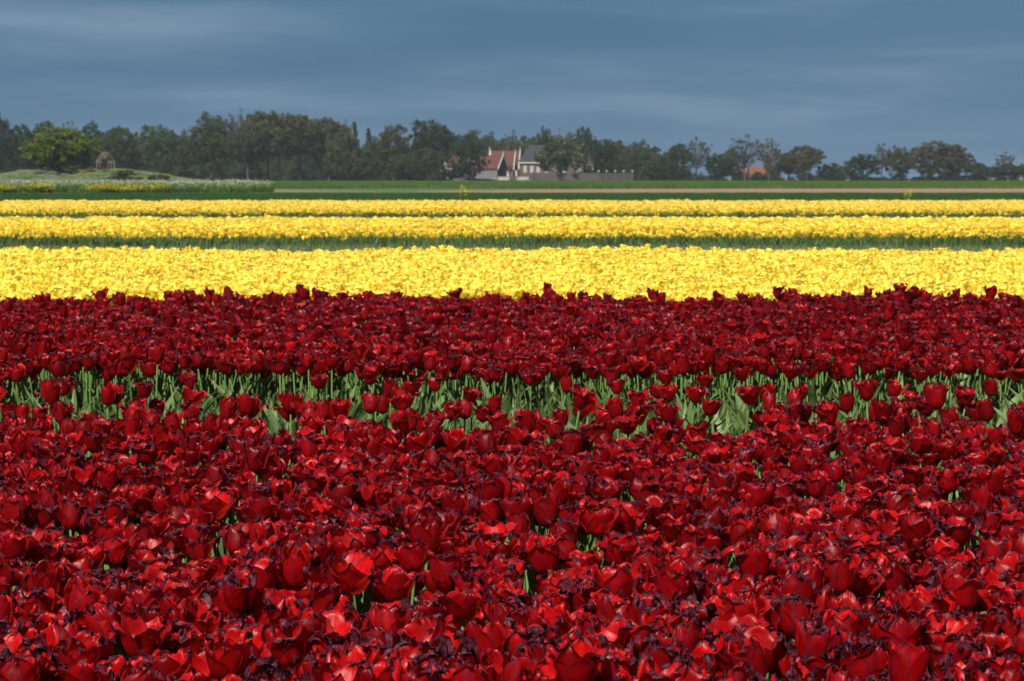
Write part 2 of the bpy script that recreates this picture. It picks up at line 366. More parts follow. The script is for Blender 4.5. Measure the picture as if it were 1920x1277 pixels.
# ------------------------------------------------------------------ instancing of the uncountable masses
def scatter(name, pts, rz, sc, idx, pal, label, group=None, tilt=None):
    n = len(pts); me = bpy.data.meshes.new(name); me.vertices.add(n); me.vertices.foreach_set('co', np.asarray(pts, np.float32).ravel())
    rot = np.zeros((n, 3), np.float32); rot[:, 2] = rz
    if tilt is not None: rot[:, :2] = tilt
    a = me.attributes.new('rot', 'FLOAT_VECTOR', 'POINT'); a.data.foreach_set('vector', rot.ravel())
    sc = np.asarray(sc, np.float32)
    if sc.ndim == 1: sc = np.repeat(sc[:, None], 3, 1)
    a = me.attributes.new('size', 'FLOAT_VECTOR', 'POINT'); a.data.foreach_set('vector', np.ascontiguousarray(sc).ravel())
    a = me.attributes.new('pick', 'INT', 'POINT'); a.data.foreach_set('value', np.asarray(idx, np.int32))
    o = obj(name, me); tag(o, label, None, group, 'stuff')
    g = bpy.data.node_groups.new(name + '_scatter', 'GeometryNodeTree')
    g.interface.new_socket('Geometry', in_out='INPUT', socket_type='NodeSocketGeometry')
    g.interface.new_socket('Geometry', in_out='OUTPUT', socket_type='NodeSocketGeometry')
    A = g.nodes.new; L = g.links.new
    gi, go, ip, ci = A('NodeGroupInput'), A('NodeGroupOutput'), A('GeometryNodeInstanceOnPoints'), A('GeometryNodeCollectionInfo')
    ci.inputs['Collection'].default_value = pal; ci.inputs['Separate Children'].default_value = True; ci.inputs['Reset Children'].default_value = True
    def NA(nm, ty): q = A('GeometryNodeInputNamedAttribute'); q.data_type = ty; q.inputs['Name'].default_value = nm; return q.outputs['Attribute']
    er = A('FunctionNodeEulerToRotation'); L(NA('rot', 'FLOAT_VECTOR'), er.inputs[0]); L(er.outputs[0], ip.inputs['Rotation'])
    L(NA('size', 'FLOAT_VECTOR'), ip.inputs['Scale']); L(NA('pick', 'INT'), ip.inputs['Instance Index']); ip.inputs['Pick Instance'].default_value = True
    L(gi.outputs[0], ip.inputs['Points']); L(ci.outputs[0], ip.inputs['Instance']); L(ip.outputs[0], go.inputs[0])
    md = o.modifiers.new('scatter', 'NODES'); md.node_group = g
    return o
def lattice(D0, D1, step, margin, r, jit=0.5):
    """jittered points over a field strip as wide as the view plus a margin on both sides"""
    out = []
    for D in np.arange(D0, D1, step):
        hw = 960 / F * D + margin; X = np.arange(-hw, hw, step)
        x = X + r.uniform(-jit, jit, len(X)) * step; y = D + r.uniform(-jit, jit, len(X)) * step
        out.append(np.stack([x, y], 1))
    return np.concatenate(out)

# ------------------------------------------------------------------ the setting: ground and fields
sheet('ground', -900, 900, -40, 1600, 0.0, M['land'])
sheet('flower_field_soil', -60, 60, -10, 88, 0.004, M['soil'])
sheet('crop_field_soil', -70, 70, 88, 190, 0.004, M['land'])
fx = lambda px, D: ux(px, D)
# sandy strip: widens to the right
me = bpy.data.meshes.new('soil_strip')
q = [(490, 359.5, 356.5), (600, 359.5, 357.8), (760, 359.5, 359.2), (860, 361, 357.5), (1000, 361, 356), (1200, 361, 354.5), (1920, 361, 351.5), (2700, 361, 350)]
vs = []
for px, yn, yf in q:
    for yy in (yn, yf):
        D = F * CAMZ / (yy - HOR); vs.append((ux(px, D), D, 0.006))
me.from_pydata(vs, [], [(2 * i, 2 * i + 2, 2 * i + 3, 2 * i + 1) for i in range(len(q) - 1)]); me.materials.append(M['soil_strip'])
tag(obj('soil_strip', me), kind='structure')

# ------------------------------------------------------------------ red tulips
ZT = 0.48                                       # mean height of a bloom's middle
def projected(x, y, z):
    c = ca * y - sa * (z - CAMZ); yy = sa * y + ca * (z - CAMZ)
    return PW / 2 + F * x / c, PH / 2 - F * yy / c
heroes = [  # px, py of the bloom's middle, kind, size, label
    (80, 1092, 1, 1.0, 'dark red cup tulip with open pointed rim over a gap at the left edge'),
    (482, 1082, 9, 1.12, 'tall full dark red tulip with broad rounded petals, left of centre'),
    (742, 1100, 3, 1.0, 'red tulip whose front petal folds outward in a purple lip, above a visible stem'),
    (866, 1130, 13, 1.1, 'wide bowl shaped red tulip with crumpled purple crown on a thick green stem'),
    (800, 1010, 4, 1.15, 'red tulip with one glossy paler petal bending over, near the centre'),
    (1022, 1045, 8, 1.1, 'tulip with a bright coral red lit petal, just right of the centre'),
    (1150, 1105, 9, 1.2, 'broad dark red tulip with ragged purple tips hiding its neighbours'),
    (1690, 955, 1, 1.0, 'pair-forming plump red tulip standing slightly above the bed on the right'),
    (1735, 958, 3, 1.0, 'plump red tulip leaning on the one to its left, in the right half'),
    (1812, 1112, 4, 1.15, 'large smooth shield shaped red tulip with a dark pointed tip at right'),
    (1868, 905, 10, 1.1, 'tall red tulip cup with its stem showing near the right edge'),
    (152, 905, 7, 1.1, 'tall dark red tulip with wide open petals near the left edge'),
    (1396, 1010, 1, 1.1, 'tall red tulip with a long smooth front petal right of centre'),
    (1330, 1110, 15, 1.0, 'drooping tulip whose tips are shrivelled into a black point'),
    (1700, 1205, 4, 1.15, 'big rounded red tulip with purple streak down its front petal, low on the right'),
    (255, 1200, 3, 1.1, 'smooth rounded light red petal tulip in the lower left'),
    (605, 770, 1, 1.05, 'left one of two plump bright tulips against the green gap'),
    (640, 765, 4, 1.05, 'right one of two plump bright tulips against the green gap'),
    (358, 745, 3, 1.1, 'lone tall bright red tulip rising into the green gap at left'),
    (1858, 549, 7, 1.2, 'lone red tulip cup standing free against the yellow near the right edge'),
    (741, 553, 13, 1.15, 'red tulip head poking over the bed edge into the yellow, left of centre'),
    (690, 555, 1, 1.1, 'small pointed red tulip poking into the yellow, close left of a taller one'),
    (190, 554, 8, 1.2, 'red tulip clump head poking up into the yellow at left'),
    (355, 555, 10, 1.2, 'broad red tulip head rising into the yellow bed, second from the left'),
    (1692, 558, 3, 1.1, 'slim red tulip with outward pointed tips standing against yellow at right'),
    (1240, 557, 15, 1.1, 'ragged red tulip head at the bed edge below the yellow, right of centre'),
    (918, 558, 9, 1.1, 'red tulip at the bed edge below the yellow, just left of centre')]
STATE = {0: ['fresh tulip with smooth cup', 'fresh tulip with slightly parted petals', 'smooth upright tulip'],
         1: ['half open tulip with purple rims', 'broad petalled tulip with dry tips', 'loosely open tulip with wavy edges', 'tulip with parted bent tips', 'uneven tulip with dark dry margins',
             'wide tulip with thin purple outline', 'pointed tulip with one petal apart', 'tulip with flaring outer petals', 'full tulip with folded tips', 'deep cupped tulip with dry tips'],
         2: ['withered tulip with crumpled crown', 'collapsed tulip with twisted petals', 'overblown tulip with spread petals', 'ragged tulip with tips curled in', 'faded tulip with limp folded petals', 'withered tulip with torn rims', 'shrivelled tulip with hooked tips']}
COLS = ['at the left edge', 'near the left edge', 'one quarter across', 'a third across', 'just left of centre', 'just right of centre', 'two thirds across', 'three quarters across', 'near the right edge', 'at the right edge']
ROWS = ['bottommost', 'lowest row', 'second row up', 'third row up', 'fourth row up', 'fifth row up', 'sixth row up', 'seventh row up', 'eighth row up', 'ninth row up', 'tenth row up']
def where(px, py):
    return ROWS[int(min(10, max(0, (1290 - py) / 36)))] + ', ' + COLS[int(min(9, max(0, px / 192)))]
cntst = {0: 0, 1: 0, 2: 0}; LAB = []
for fr in FR: LAB.append(STATE[fr][cntst[fr]]); cntst[fr] += 1

def tulip(x, y, h, kind, size, label, group, rz):
    h -= 0.0; root = empty('tulip', (x, y, 0), rz); tag(root, label, 'tulip', group)
    r = random; tx, ty = r.gauss(0, 0.13), r.gauss(0, 0.13)
    obj('stem', STEM[r.randrange(5)], root, scale=(1, 1, h))
    for me in PET[kind]: obj('petal', me, root, (0, 0, h - 0.003), (tx, ty, 0), (size,) * 3)
    a = r.uniform(0, 6.28)
    for k in range(r.choice((2, 3))):
        a += 2.2 + r.gauss(0, 0.3); s = r.uniform(0.9, 1.2); obj('leaf', LEAF[r.randrange(8)], root, (0, 0, r.uniform(0, 0.06)), (0, 0, a), (s, s, s))
    return root

r = np.random.default_rng(5)
P = lattice(3.2, 9.3, 0.090, 2.2, r, 0.42); P = P[P[:, 1] < 9.25]
thin = smooth(7.6, 8.5, P[:, 1]); keep = r.random(len(P)) > thin * 0.76; P = P[keep]
hn = np.array([0.016 * math.sin(2.1 * x + 1.3 * y) + 0.014 * math.sin(5.3 * x - 3.1 * y + 1) for x, y in P])
Hs = 0.44 + hn + r.normal(0, 0.020, len(P)); Hs = np.where(P[:, 1] > 8, Hs + r.normal(-0.01, 0.03, len(P)), Hs)
drop = r.random(len(P)) < 0.03; P, Hs = P[~drop], Hs[~drop]
K = np.where(r.random(len(P)) < 0.10, r.integers(0, 3, len(P)), np.where(r.random(len(P)) < 0.54, r.integers(3, 13, len(P)), r.integers(13, 20, len(P))))
K = np.where((P[:, 1] > 7.7) & (r.random(len(P)) < 0.7), r.choice([0, 1, 2, 3, 5, 7, 9, 11], len(P)), K)
HX = []
for px, py, k, s, lb in heroes:
    s = s * (1.12 if py > 850 else 1.04)
    hh = 0.455 if py > 850 else 0.47 if py > 600 else 0.56
    zc = hh + 0.035 * s
    D = F * (CAMZ - zc) / (py - HOR) if py > 600 else 16.15
    if py <= 600: hh = CAMZ - (py - HOR) * D / F - 0.035 * s; zc = hh + 0.035
    HX.append((ux(px, D), D, hh, k, s, lb))
for hx in HX:
    if hx[1] < 10:
        dd = np.abs(P[:, 0] - hx[0]); dy = hx[1] - P[:, 1]
        bad = (dd < 0.055) & (dy > -0.05) & (dy < 0.14); P, Hs, K = P[~bad], Hs[~bad], K[~bad]
for i, (x, y, h, k, s, lb) in enumerate(HX):
    tulip(x, y, h, k, s, lb, 'dark red tulips that stand out', random.uniform(0, 6.28))
RZ = r.uniform(0, 6.28, len(P)); SZ = r.uniform(0.88, 1.13, len(P)) * np.interp(P[:, 1], [4, 6, 8.5], [1.24, 1.16, 1.08]); Hs = Hs - 0.075 * (SZ - 1)
px_, py_ = projected(P[:, 0], P[:, 1], Hs + 0.07)
vis = (px_ > -20) & (px_ < 1940) & (py_ < 1290)
order = np.argsort(np.where(vis, P[:, 1], 99))[:300 - len(heroes)]
ind = np.zeros(len(P), bool); ind[order] = True
for i in order:
    tulip(P[i, 0], P[i, 1], Hs[i], int(K[i]), SZ[i], LAB[int(K[i])].replace('tulip', 'dark red tulip', 1) + ', ' + where(px_[i], py_[i]), 'dark red tulips of the nearest bed', RZ[i])
rest = np.c_[P[~ind], np.zeros((~ind).sum())]; rk = K[~ind]; rh = Hs[~ind] / 0.43; rs = SZ[~ind]; rr_ = RZ[~ind]
# far red bed
Q = lattice(10.75, 16.45, 0.094, 2.4, r, 0.45)
ft = (Q[:, 1] < 11.0) & (r.random(len(Q)) < 0.4); Q = Q[~ft]
qs = lattice(9.6, 10.75, 0.13, 2.4, r, 0.5); qs = qs[r.random(len(qs)) < 0.09]; Q = np.concatenate([Q, qs])
hq = 0.44 + 0.014 * np.sin(1.7 * Q[:, 0] + Q[:, 1]) + r.normal(0, 0.026, len(Q)); bk = Q[:, 1] > 15.9
hq = np.where(bk, hq + 0.055 * np.maximum(0, np.sin(Q[:, 0] * 5.1) * np.sin(Q[:, 0] * 2.3 + 1)), hq)
kq = np.where(r.random(len(Q)) < 0.14, r.integers(0, 3, len(Q)), np.where(r.random(len(Q)) < 0.5, r.integers(3, 13, len(Q)), r.integers(13, 20, len(Q))))
kq = np.where(Q[:, 1] > 12.6, kq + NK, kq)
pts = np.concatenate([rest, np.c_[Q, np.zeros(len(Q))]]); n_ = len(pts)
hz = np.concatenate([rh, hq / 0.43]); sx = np.concatenate([rs, r.uniform(0.92, 1.16, len(Q)) * 1.06])
# plants keep their proportions: size from sx, height by a small stretch
scatter('red_tulips', pts, np.concatenate([rr_, r.uniform(0, 6.28, len(Q))]), np.stack([sx, sx, hz], 1), np.concatenate([rk, kq]), palR,
        'dense mass of dark red tulips filling the rest of the two nearest beds', tilt=r.normal(0, 0.085, (n_, 2)))
# leafy plants without blooms: between the red beds, behind each yellow bed
Lp = [np.concatenate([lattice(8.0, 10.9, 0.125, 2.4, r)])]
Ls = [r.uniform(0.72, 1.08, len(Lp[0]))]
Lp = np.concatenate(Lp); Ls = np.concatenate(Ls)
scatter('tulip_leaves', np.c_[Lp, np.zeros(len(Lp))], r.uniform(0, 6.28, len(Lp)), Ls, r.integers(0, 6, len(Lp)), palL,
        'grey green tulip leaves without blooms between the beds')

# ------------------------------------------------------------------ yellow tulips
Y1 = lattice(16.75, 27.3, 0.088, 2, r, 0.5)
hy = 1.02 + 0.03 * np.sin(Y1[:, 0] * 0.9 + 0.5 * Y1[:, 1]) + 0.025 * np.sin(Y1[:, 0] * 2.3 - Y1[:, 1]) + r.normal(0, 0.045, len(Y1))
ypx, ypy = projected(Y1[:, 0], Y1[:, 1], 0.5)
v_ = (ypx > 0) & (ypx < 1920) & (Y1[:, 1] > 17.35)
yo = np.argsort(np.where(v_, Y1[:, 1], 999))[:300]
yi = np.zeros(len(Y1), bool); yi[yo] = True
rot1 = r.uniform(0, 6.28, len(Y1)); k1 = r.integers(0, 10, len(Y1))
YL = ['bright yellow tulip cup at the front of the first yellow bed, ', 'pale yellow tulip at the front of the first yellow bed, ']
for i in yo:
    o = obj('yellow_tulip', YMESH[k1[i]], None, (Y1[i, 0], Y1[i, 1], 0), (r.normal(0, 0.06), r.normal(0, 0.06), rot1[i]), (0.95, 0.95, hy[i]))
    tag(o, YL[0 if k1[i] < 5 else 1] + COLS[int(min(9, max(0, ypx[i] / 192)))], 'tulip', 'yellow tulips at the front of the first yellow bed')
Y1, hy, rot1, k1 = Y1[~yi], hy[~yi], rot1[~yi], k1[~yi]
# front fringe of beds two and three, single plants; then patches
Y2f = lattice(36.0, 38.1, 0.11, 3, r, 0.6); s2f = r.uniform(0.82, 1.04, len(Y2f)); kf = r.random(len(Y2f)) < np.where(Y2f[:, 1] < 37.1, 0.07, 0.9); Y2f, s2f = Y2f[kf], s2f[kf]
Y3f = lattice(58.6, 61.6, 0.14, 3, r, 0.6); s3f = r.uniform(0.8, 1.04, len(Y3f)); kf = r.random(len(Y3f)) < np.where(Y3f[:, 1] < 60.5, 0.08, 0.9); Y3f, s3f = Y3f[kf], s3f[kf]
Y2 = lattice(38.2, 46.6, 0.46, 3, r, 0.06); Y3 = lattice(61.9, 80.2, 0.93, 3, r, 0.05)
PT = np.concatenate([Y1, Y2f, Y3f, Y2, Y3]); n_ = len(PT)
zs = np.concatenate([hy, s2f * 1.02, s3f * 1.02, r.uniform(0.97, 1.07, len(Y2)), r.uniform(0.98, 1.07, len(Y3))])
xy = np.concatenate([np.full(len(Y1), 0.95), s2f, s3f, np.full(len(Y2), 1.03), np.full(len(Y3), 1.03)])
ix = np.concatenate([k1, r.integers(0, 10, len(Y2f)), r.integers(0, 10, len(Y3f)), r.integers(10, 14, len(Y2)), r.integers(14, 18, len(Y3))])
rt = np.concatenate([rot1, r.uniform(0, 6.28, len(Y2f) + len(Y3f)), r.integers(0, 4, len(Y2) + len(Y3)) * math.pi / 2])
scatter('yellow_tulips', np.c_[PT, np.zeros(n_)], rt, np.stack([xy, xy, zs], 1), ix, palY,
        'dense mass of bright yellow tulips filling the three yellow beds')

# ------------------------------------------------------------------ crops and grass
def blades(seed, size, n, hmin, hmax, w, mats):
    r = np.random.default_rng(seed); mb = MB()
    x, y = r.uniform(-size / 2, size / 2, (2, n)); h = r.uniform(hmin, hmax, n); a = r.uniform(0, 6.28, n); dx, dy = r.normal(0, 0.25, (2, n)) * h
    c, s = np.cos(a) * w / 2, np.sin(a) * w / 2
    z0 = np.zeros(n); V = np.stack([np.stack([x - c, y - s, z0], 1), np.stack([x + c, y + s, z0], 1),
         np.stack([x + dx * .4 + c * .8, y + dy * .4 + s * .8, h * .6], 1), np.stack([x + dx * .4 - c * .8, y + dy * .4 - s * .8, h * .6], 1),
         np.stack([x + dx + c * .15, y + dy + s * .15, h], 1), np.stack([x + dx - c * .15, y + dy - s * .15, h], 1)], 1).reshape(-1, 3)
    i = np.arange(n)[:, None] * 6
    f = np.concatenate([i + np.array([[0, 1, 2, 3]]), i + np.array([[3, 2, 4, 5]])]); mb.add(V, f, 0); return mb.mesh('blades', mats)
palG = lib('grass_palette')
for i in range(3): lib_add(palG, i, blades(i, 1.0, 260, 0.28, 0.44, 0.02, [M['blade']]))
for i in range(3): lib_add(palG, 3 + i, blades(10 + i, 4.2, 700, 0.22, 0.42, 0.06, [M['wheat']]))
for i in range(2): lib_add(palG, 6 + i, blades(20 + i, 1.0, 110, 0.06, 0.16, 0.015, [M['blade']]))
for i in range(2): lib_add(palG, 8 + i, blades(30 + i, 0.6, 190, 0.26, 0.39, 0.014, [M['pale']]))
for i in range(2): lib_add(palG, 10 + i, blades(33 + i, 0.6, 150, 0.28, 0.46, 0.022, [M['front']]))
g1 = lattice(81.5, 139, 0.95, 4, r, 0.1)
scatter('crop_rows', np.c_[g1, np.zeros(len(g1))], r.integers(0, 4, len(g1)) * math.pi / 2 + r.normal(0, .1, len(g1)), np.stack([np.ones(len(g1))] * 2 + [r.uniform(0.9, 1.1, len(g1))], 1),
        r.integers(0, 3, len(g1)), palG, 'dark green crop strip behind the last yellow bed')
g2 = lattice(262, 545, 3.9, 8, r, 0.1)
scatter('crop_field', np.c_[g2, np.zeros(len(g2))], r.integers(0, 4, len(g2)) * math.pi / 2, np.stack([np.ones(len(g2))] * 2 + [r.uniform(0.8, 1.15, len(g2))], 1),
        r.integers(3, 6, len(g2)), palG, 'bright green young crop field reaching to the trees')
for nm_, rows_, v0, lb_ in (('pale_weeds', ((31.2, 34.2), (54.2, 58.4)), 8, 'strip of pale short weeds between the yellow beds'), ('tulip_foliage', ((36.4, 38.0), (59.6, 61.4)), 10, 'upright foliage with shade put into its dark colour along the front of the farther yellow beds')):
    gq = np.concatenate([lattice(a_, b_, 0.5, 2, r, 0.3) for a_, b_ in rows_])
    scatter(nm_, np.c_[gq, np.zeros(len(gq))], r.uniform(0, 6.28, len(gq)), r.uniform(0.92, 1.06, len(gq)), r.integers(v0, v0 + 2, len(gq)), palG, lb_)
g3 = np.concatenate([lattice(27.6, 36.5, 0.9, 2, r, 0.2), lattice(49.2, 59.5, 0.95, 2, r, 0.2)])
scatter('path_grass', np.c_[g3, np.zeros(len(g3))], r.uniform(0, 6.28, len(g3)), np.ones(len(g3)), r.integers(6, 8, len(g3)), palG, 'short grass on the paths between the yellow beds')

#SECTION2
# ------------------------------------------------------------------ trees
def foliage_mats():
    D = {}
    for nm, a, b in (('dark', (0.012, 0.026, 0.008), (0.026, 0.046, 0.012)), ('mid', (0.026, 0.044, 0.011), (0.050, 0.072, 0.018)),
                     ('olive', (0.038, 0.042, 0.013), (0.064, 0.064, 0.022)), ('brown', (0.036, 0.038, 0.015), (0.060, 0.060, 0.024)),
                     ('bright', (0.068, 0.108, 0.010), (0.120, 0.162, 0.015)), ('fir', (0.010, 0.020, 0.013), (0.018, 0.030, 0.018)),
                     ('grey', (0.032, 0.038, 0.022), (0.056, 0.060, 0.038))):
        D[nm] = leaf_mat('foliage_' + nm, a, b, tuple(x * 1.2 for x in b), 0.2, 0.6, 5, 0.3, 0.15)
    return D
FM = foliage_mats()
M['bark'] = simple('bark', (0.055, 0.046, 0.038), (0.085, 0.072, 0.06), 3, 0.9, 0.3)
M['cream'] = leaf_mat('blossom_cream', (0.30, 0.27, 0.17), (0.42, 0.38, 0.27), (0.6, 0.5, 0.3), 0.2, 0.6, 5, 0.3, 0.2)
def leafquads(mb, c, s, r, flat=0.35, mi=0):
    n = len(c); nrm = r.normal(0, 1, (n, 3)); nrm[:, 2] = np.abs(nrm[:, 2]) + flat; nrm /= np.linalg.norm(nrm, axis=1)[:, None]
    a = np.cross(nrm, r.normal(0, 1, (n, 3))); a /= np.linalg.norm(a, axis=1)[:, None]; b = np.cross(nrm, a)
    s = (s * r.uniform(0.6, 1.35, n))[:, None]; a = a * s; b = b * s * 0.75
    V = np.stack([c - a - b * .6, c + a * .7 - b, c + a + b * .6, c - a * .7 + b], 1).reshape(-1, 3)
    mb.add(V, np.arange(n * 4).reshape(-1, 4), mi)
def make_tree(kind, seed):
    """crown and trunk in a unit frame: height 1, spread 1"""
    r = np.random.default_rng(seed); cr_, tk = MB(), MB(); cl = []
    if kind == 'fir':
        for z in np.linspace(0.12, 0.97, 16):
            n = 9; rad = 0.5 * (1.02 - z) ** 0.9
            for k in range(n):
                a = r.uniform(0, 6.28); q = r.uniform(0.25, 1) * rad; cl.append((q * math.cos(a), q * math.sin(a), z - q * 0.25, 0.05 + 0.05 * (1 - z), 28))
        base, leaf = 0.02, 0.012
    elif kind == 'sparse':
        for k in range(95):
            d = r.normal(0, 1, 3); d /= np.linalg.norm(d); q = r.uniform(0.45, 1.0)
            p = np.array([0, 0, 0.66]) + d * q * np.array([0.46, 0.46, 0.32])
            cl.append((*p, r.uniform(0.035, 0.075), 34))
        base, leaf = 0.26, 0.0095
    elif kind == 'bush':
        for k in range(46):
            d = r.normal(0, 1, 3); d[2] = abs(d[2]); d /= np.linalg.norm(d); q = r.uniform(0.35, 1.0) ** 0.6
            p = d * q * np.array([0.44, 0.44, 0.85]); cl.append((*p, r.uniform(0.09, 0.17), 75))
        base, leaf = 0.0, 0.022
    else:
        low, cz, rz = (0.30, 0.64, 0.35) if kind == 'tall' else (0.08, 0.54, 0.45)
        kn = r.normal(0, 2.1, (5, 3)); ph = r.uniform(0, 6.28, 5)
        for k in range(210):
            d = r.normal(0, 1, 3); d[2] += 0.12; d /= np.linalg.norm(d)
            bump = 1 + 0.13 * np.sin(kn @ d + ph).sum() / 1.6; q = r.uniform(0.15, 1.0) ** 0.5 * min(1.22, max(0.72, bump))
            p = np.array([0, 0, cz]) + d * q * np.array([0.47, 0.47, rz * 0.93])
            if p[2] < low: p[2] = low + r.uniform(0, 0.06)
            p[2] = min(p[2], 0.97); cl.append((*p, r.uniform(0.05, 0.09), 84))
        base, leaf = low * 0.9, 0.0115
    for x, y, z, rad, n in cl:
        q = r.normal(0, 1, (n, 3)); q = q / np.linalg.norm(q, axis=1)[:, None] * (r.random(n) ** 0.45)[:, None] * rad
        q[:, 2] *= 0.75; leafquads(cr_, np.array([x, y, z]) + q, leaf, r)
    if kind not in ('bush',):
        top = 0.95 if kind == 'fir' else (0.62 if kind == 'sparse' else 0.66)
        zz = np.linspace(-0.01, top, 7); wob = np.cumsum(r.normal(0, 0.008, (7, 2)), 0) * (zz > 0.05)[:, None]
        w0 = 0.030 if kind != 'sparse' else 0.024
        tube(tk, np.c_[wob, zz], w0 * (1.05 - zz / top * 0.85), 7)
        if kind != 'fir':
            sel = r.permutation(len(cl))[:(46 if kind == 'sparse' else 16)]
            for i in sel:
                x, y, z, rad, _ = cl[i]; z0 = min(top * 0.95, max(base + 0.03, z * r.uniform(0.45, 0.75))); j = min(6, int(np.searchsorted(zz, z0)))
                a = np.array([wob[j, 0], wob[j, 1], z0]); b = np.array([x, y, z]); m_ = (a + b) / 2 + np.array([(b[0] - a[0]) * .15, (b[1] - a[1]) * .15, -0.03])
                w = 0.010 if kind == 'sparse' else 0.011
                tube(tk, [a, m_, b], np.array([w, w * 0.6, w * 0.25]), 4)
                if kind == 'sparse':
                    for k in range(4):
                        e_ = b + r.normal(0, 1, 3) * 0.06; tube(tk, [m_ * .4 + b * .6, (b + e_) / 2, e_], np.array([0.0035, 0.0025, 0.0012]), 3)
    return cr_.mesh('crown_' + kind, [FM['mid']], smooth=False, attrs=False), (tk.mesh('trunk_' + kind, [M['bark']], attrs=False) if tk.v else None)
TREES = {k: [make_tree(k, 900 + 17 * i + len(k)) for i in range(n)] for k, n in (('dense', 5), ('tall', 3), ('sparse', 3), ('fir', 1), ('bush', 3))}
NAMES = {'dense': 'broadleaf_tree', 'tall': 'tall_tree', 'sparse': 'thin_leaved_tree', 'fir': 'fir_tree', 'bush': 'shrub'}
_tc = [0]
def tree(px, ytop, wpx, kind, colr, D, label, group=None, z0=0.0, cat='tree', var=None, dz=0):
    h = at(px, ytop, D).z - z0; w = wpx / F * D * ((1.14 if px < 1250 else 1.26) if kind in ('dense', 'tall') else 1.06); i = _tc[0]; _tc[0] += 1
    c, t = TREES[kind][(i if var is None else var) % len(TREES[kind])]
    e_ = empty(NAMES[kind], (ux(px, D), D, z0), random.uniform(0, 6.28)); tag(e_, label, cat, group)
    if kind == 'bush': h *= 1.04
    else: h /= 0.985
    obj('crown', c, e_, (0, 0, 0), None, (w, w, h), FM[colr])
    if t: obj('trunk', t, e_, (0, 0, 0), None, (w * (0.9 if w < h else h / w), w * (0.9 if w < h else h / w), h))
    return e_
G = 'trees along the far edge of the fields'
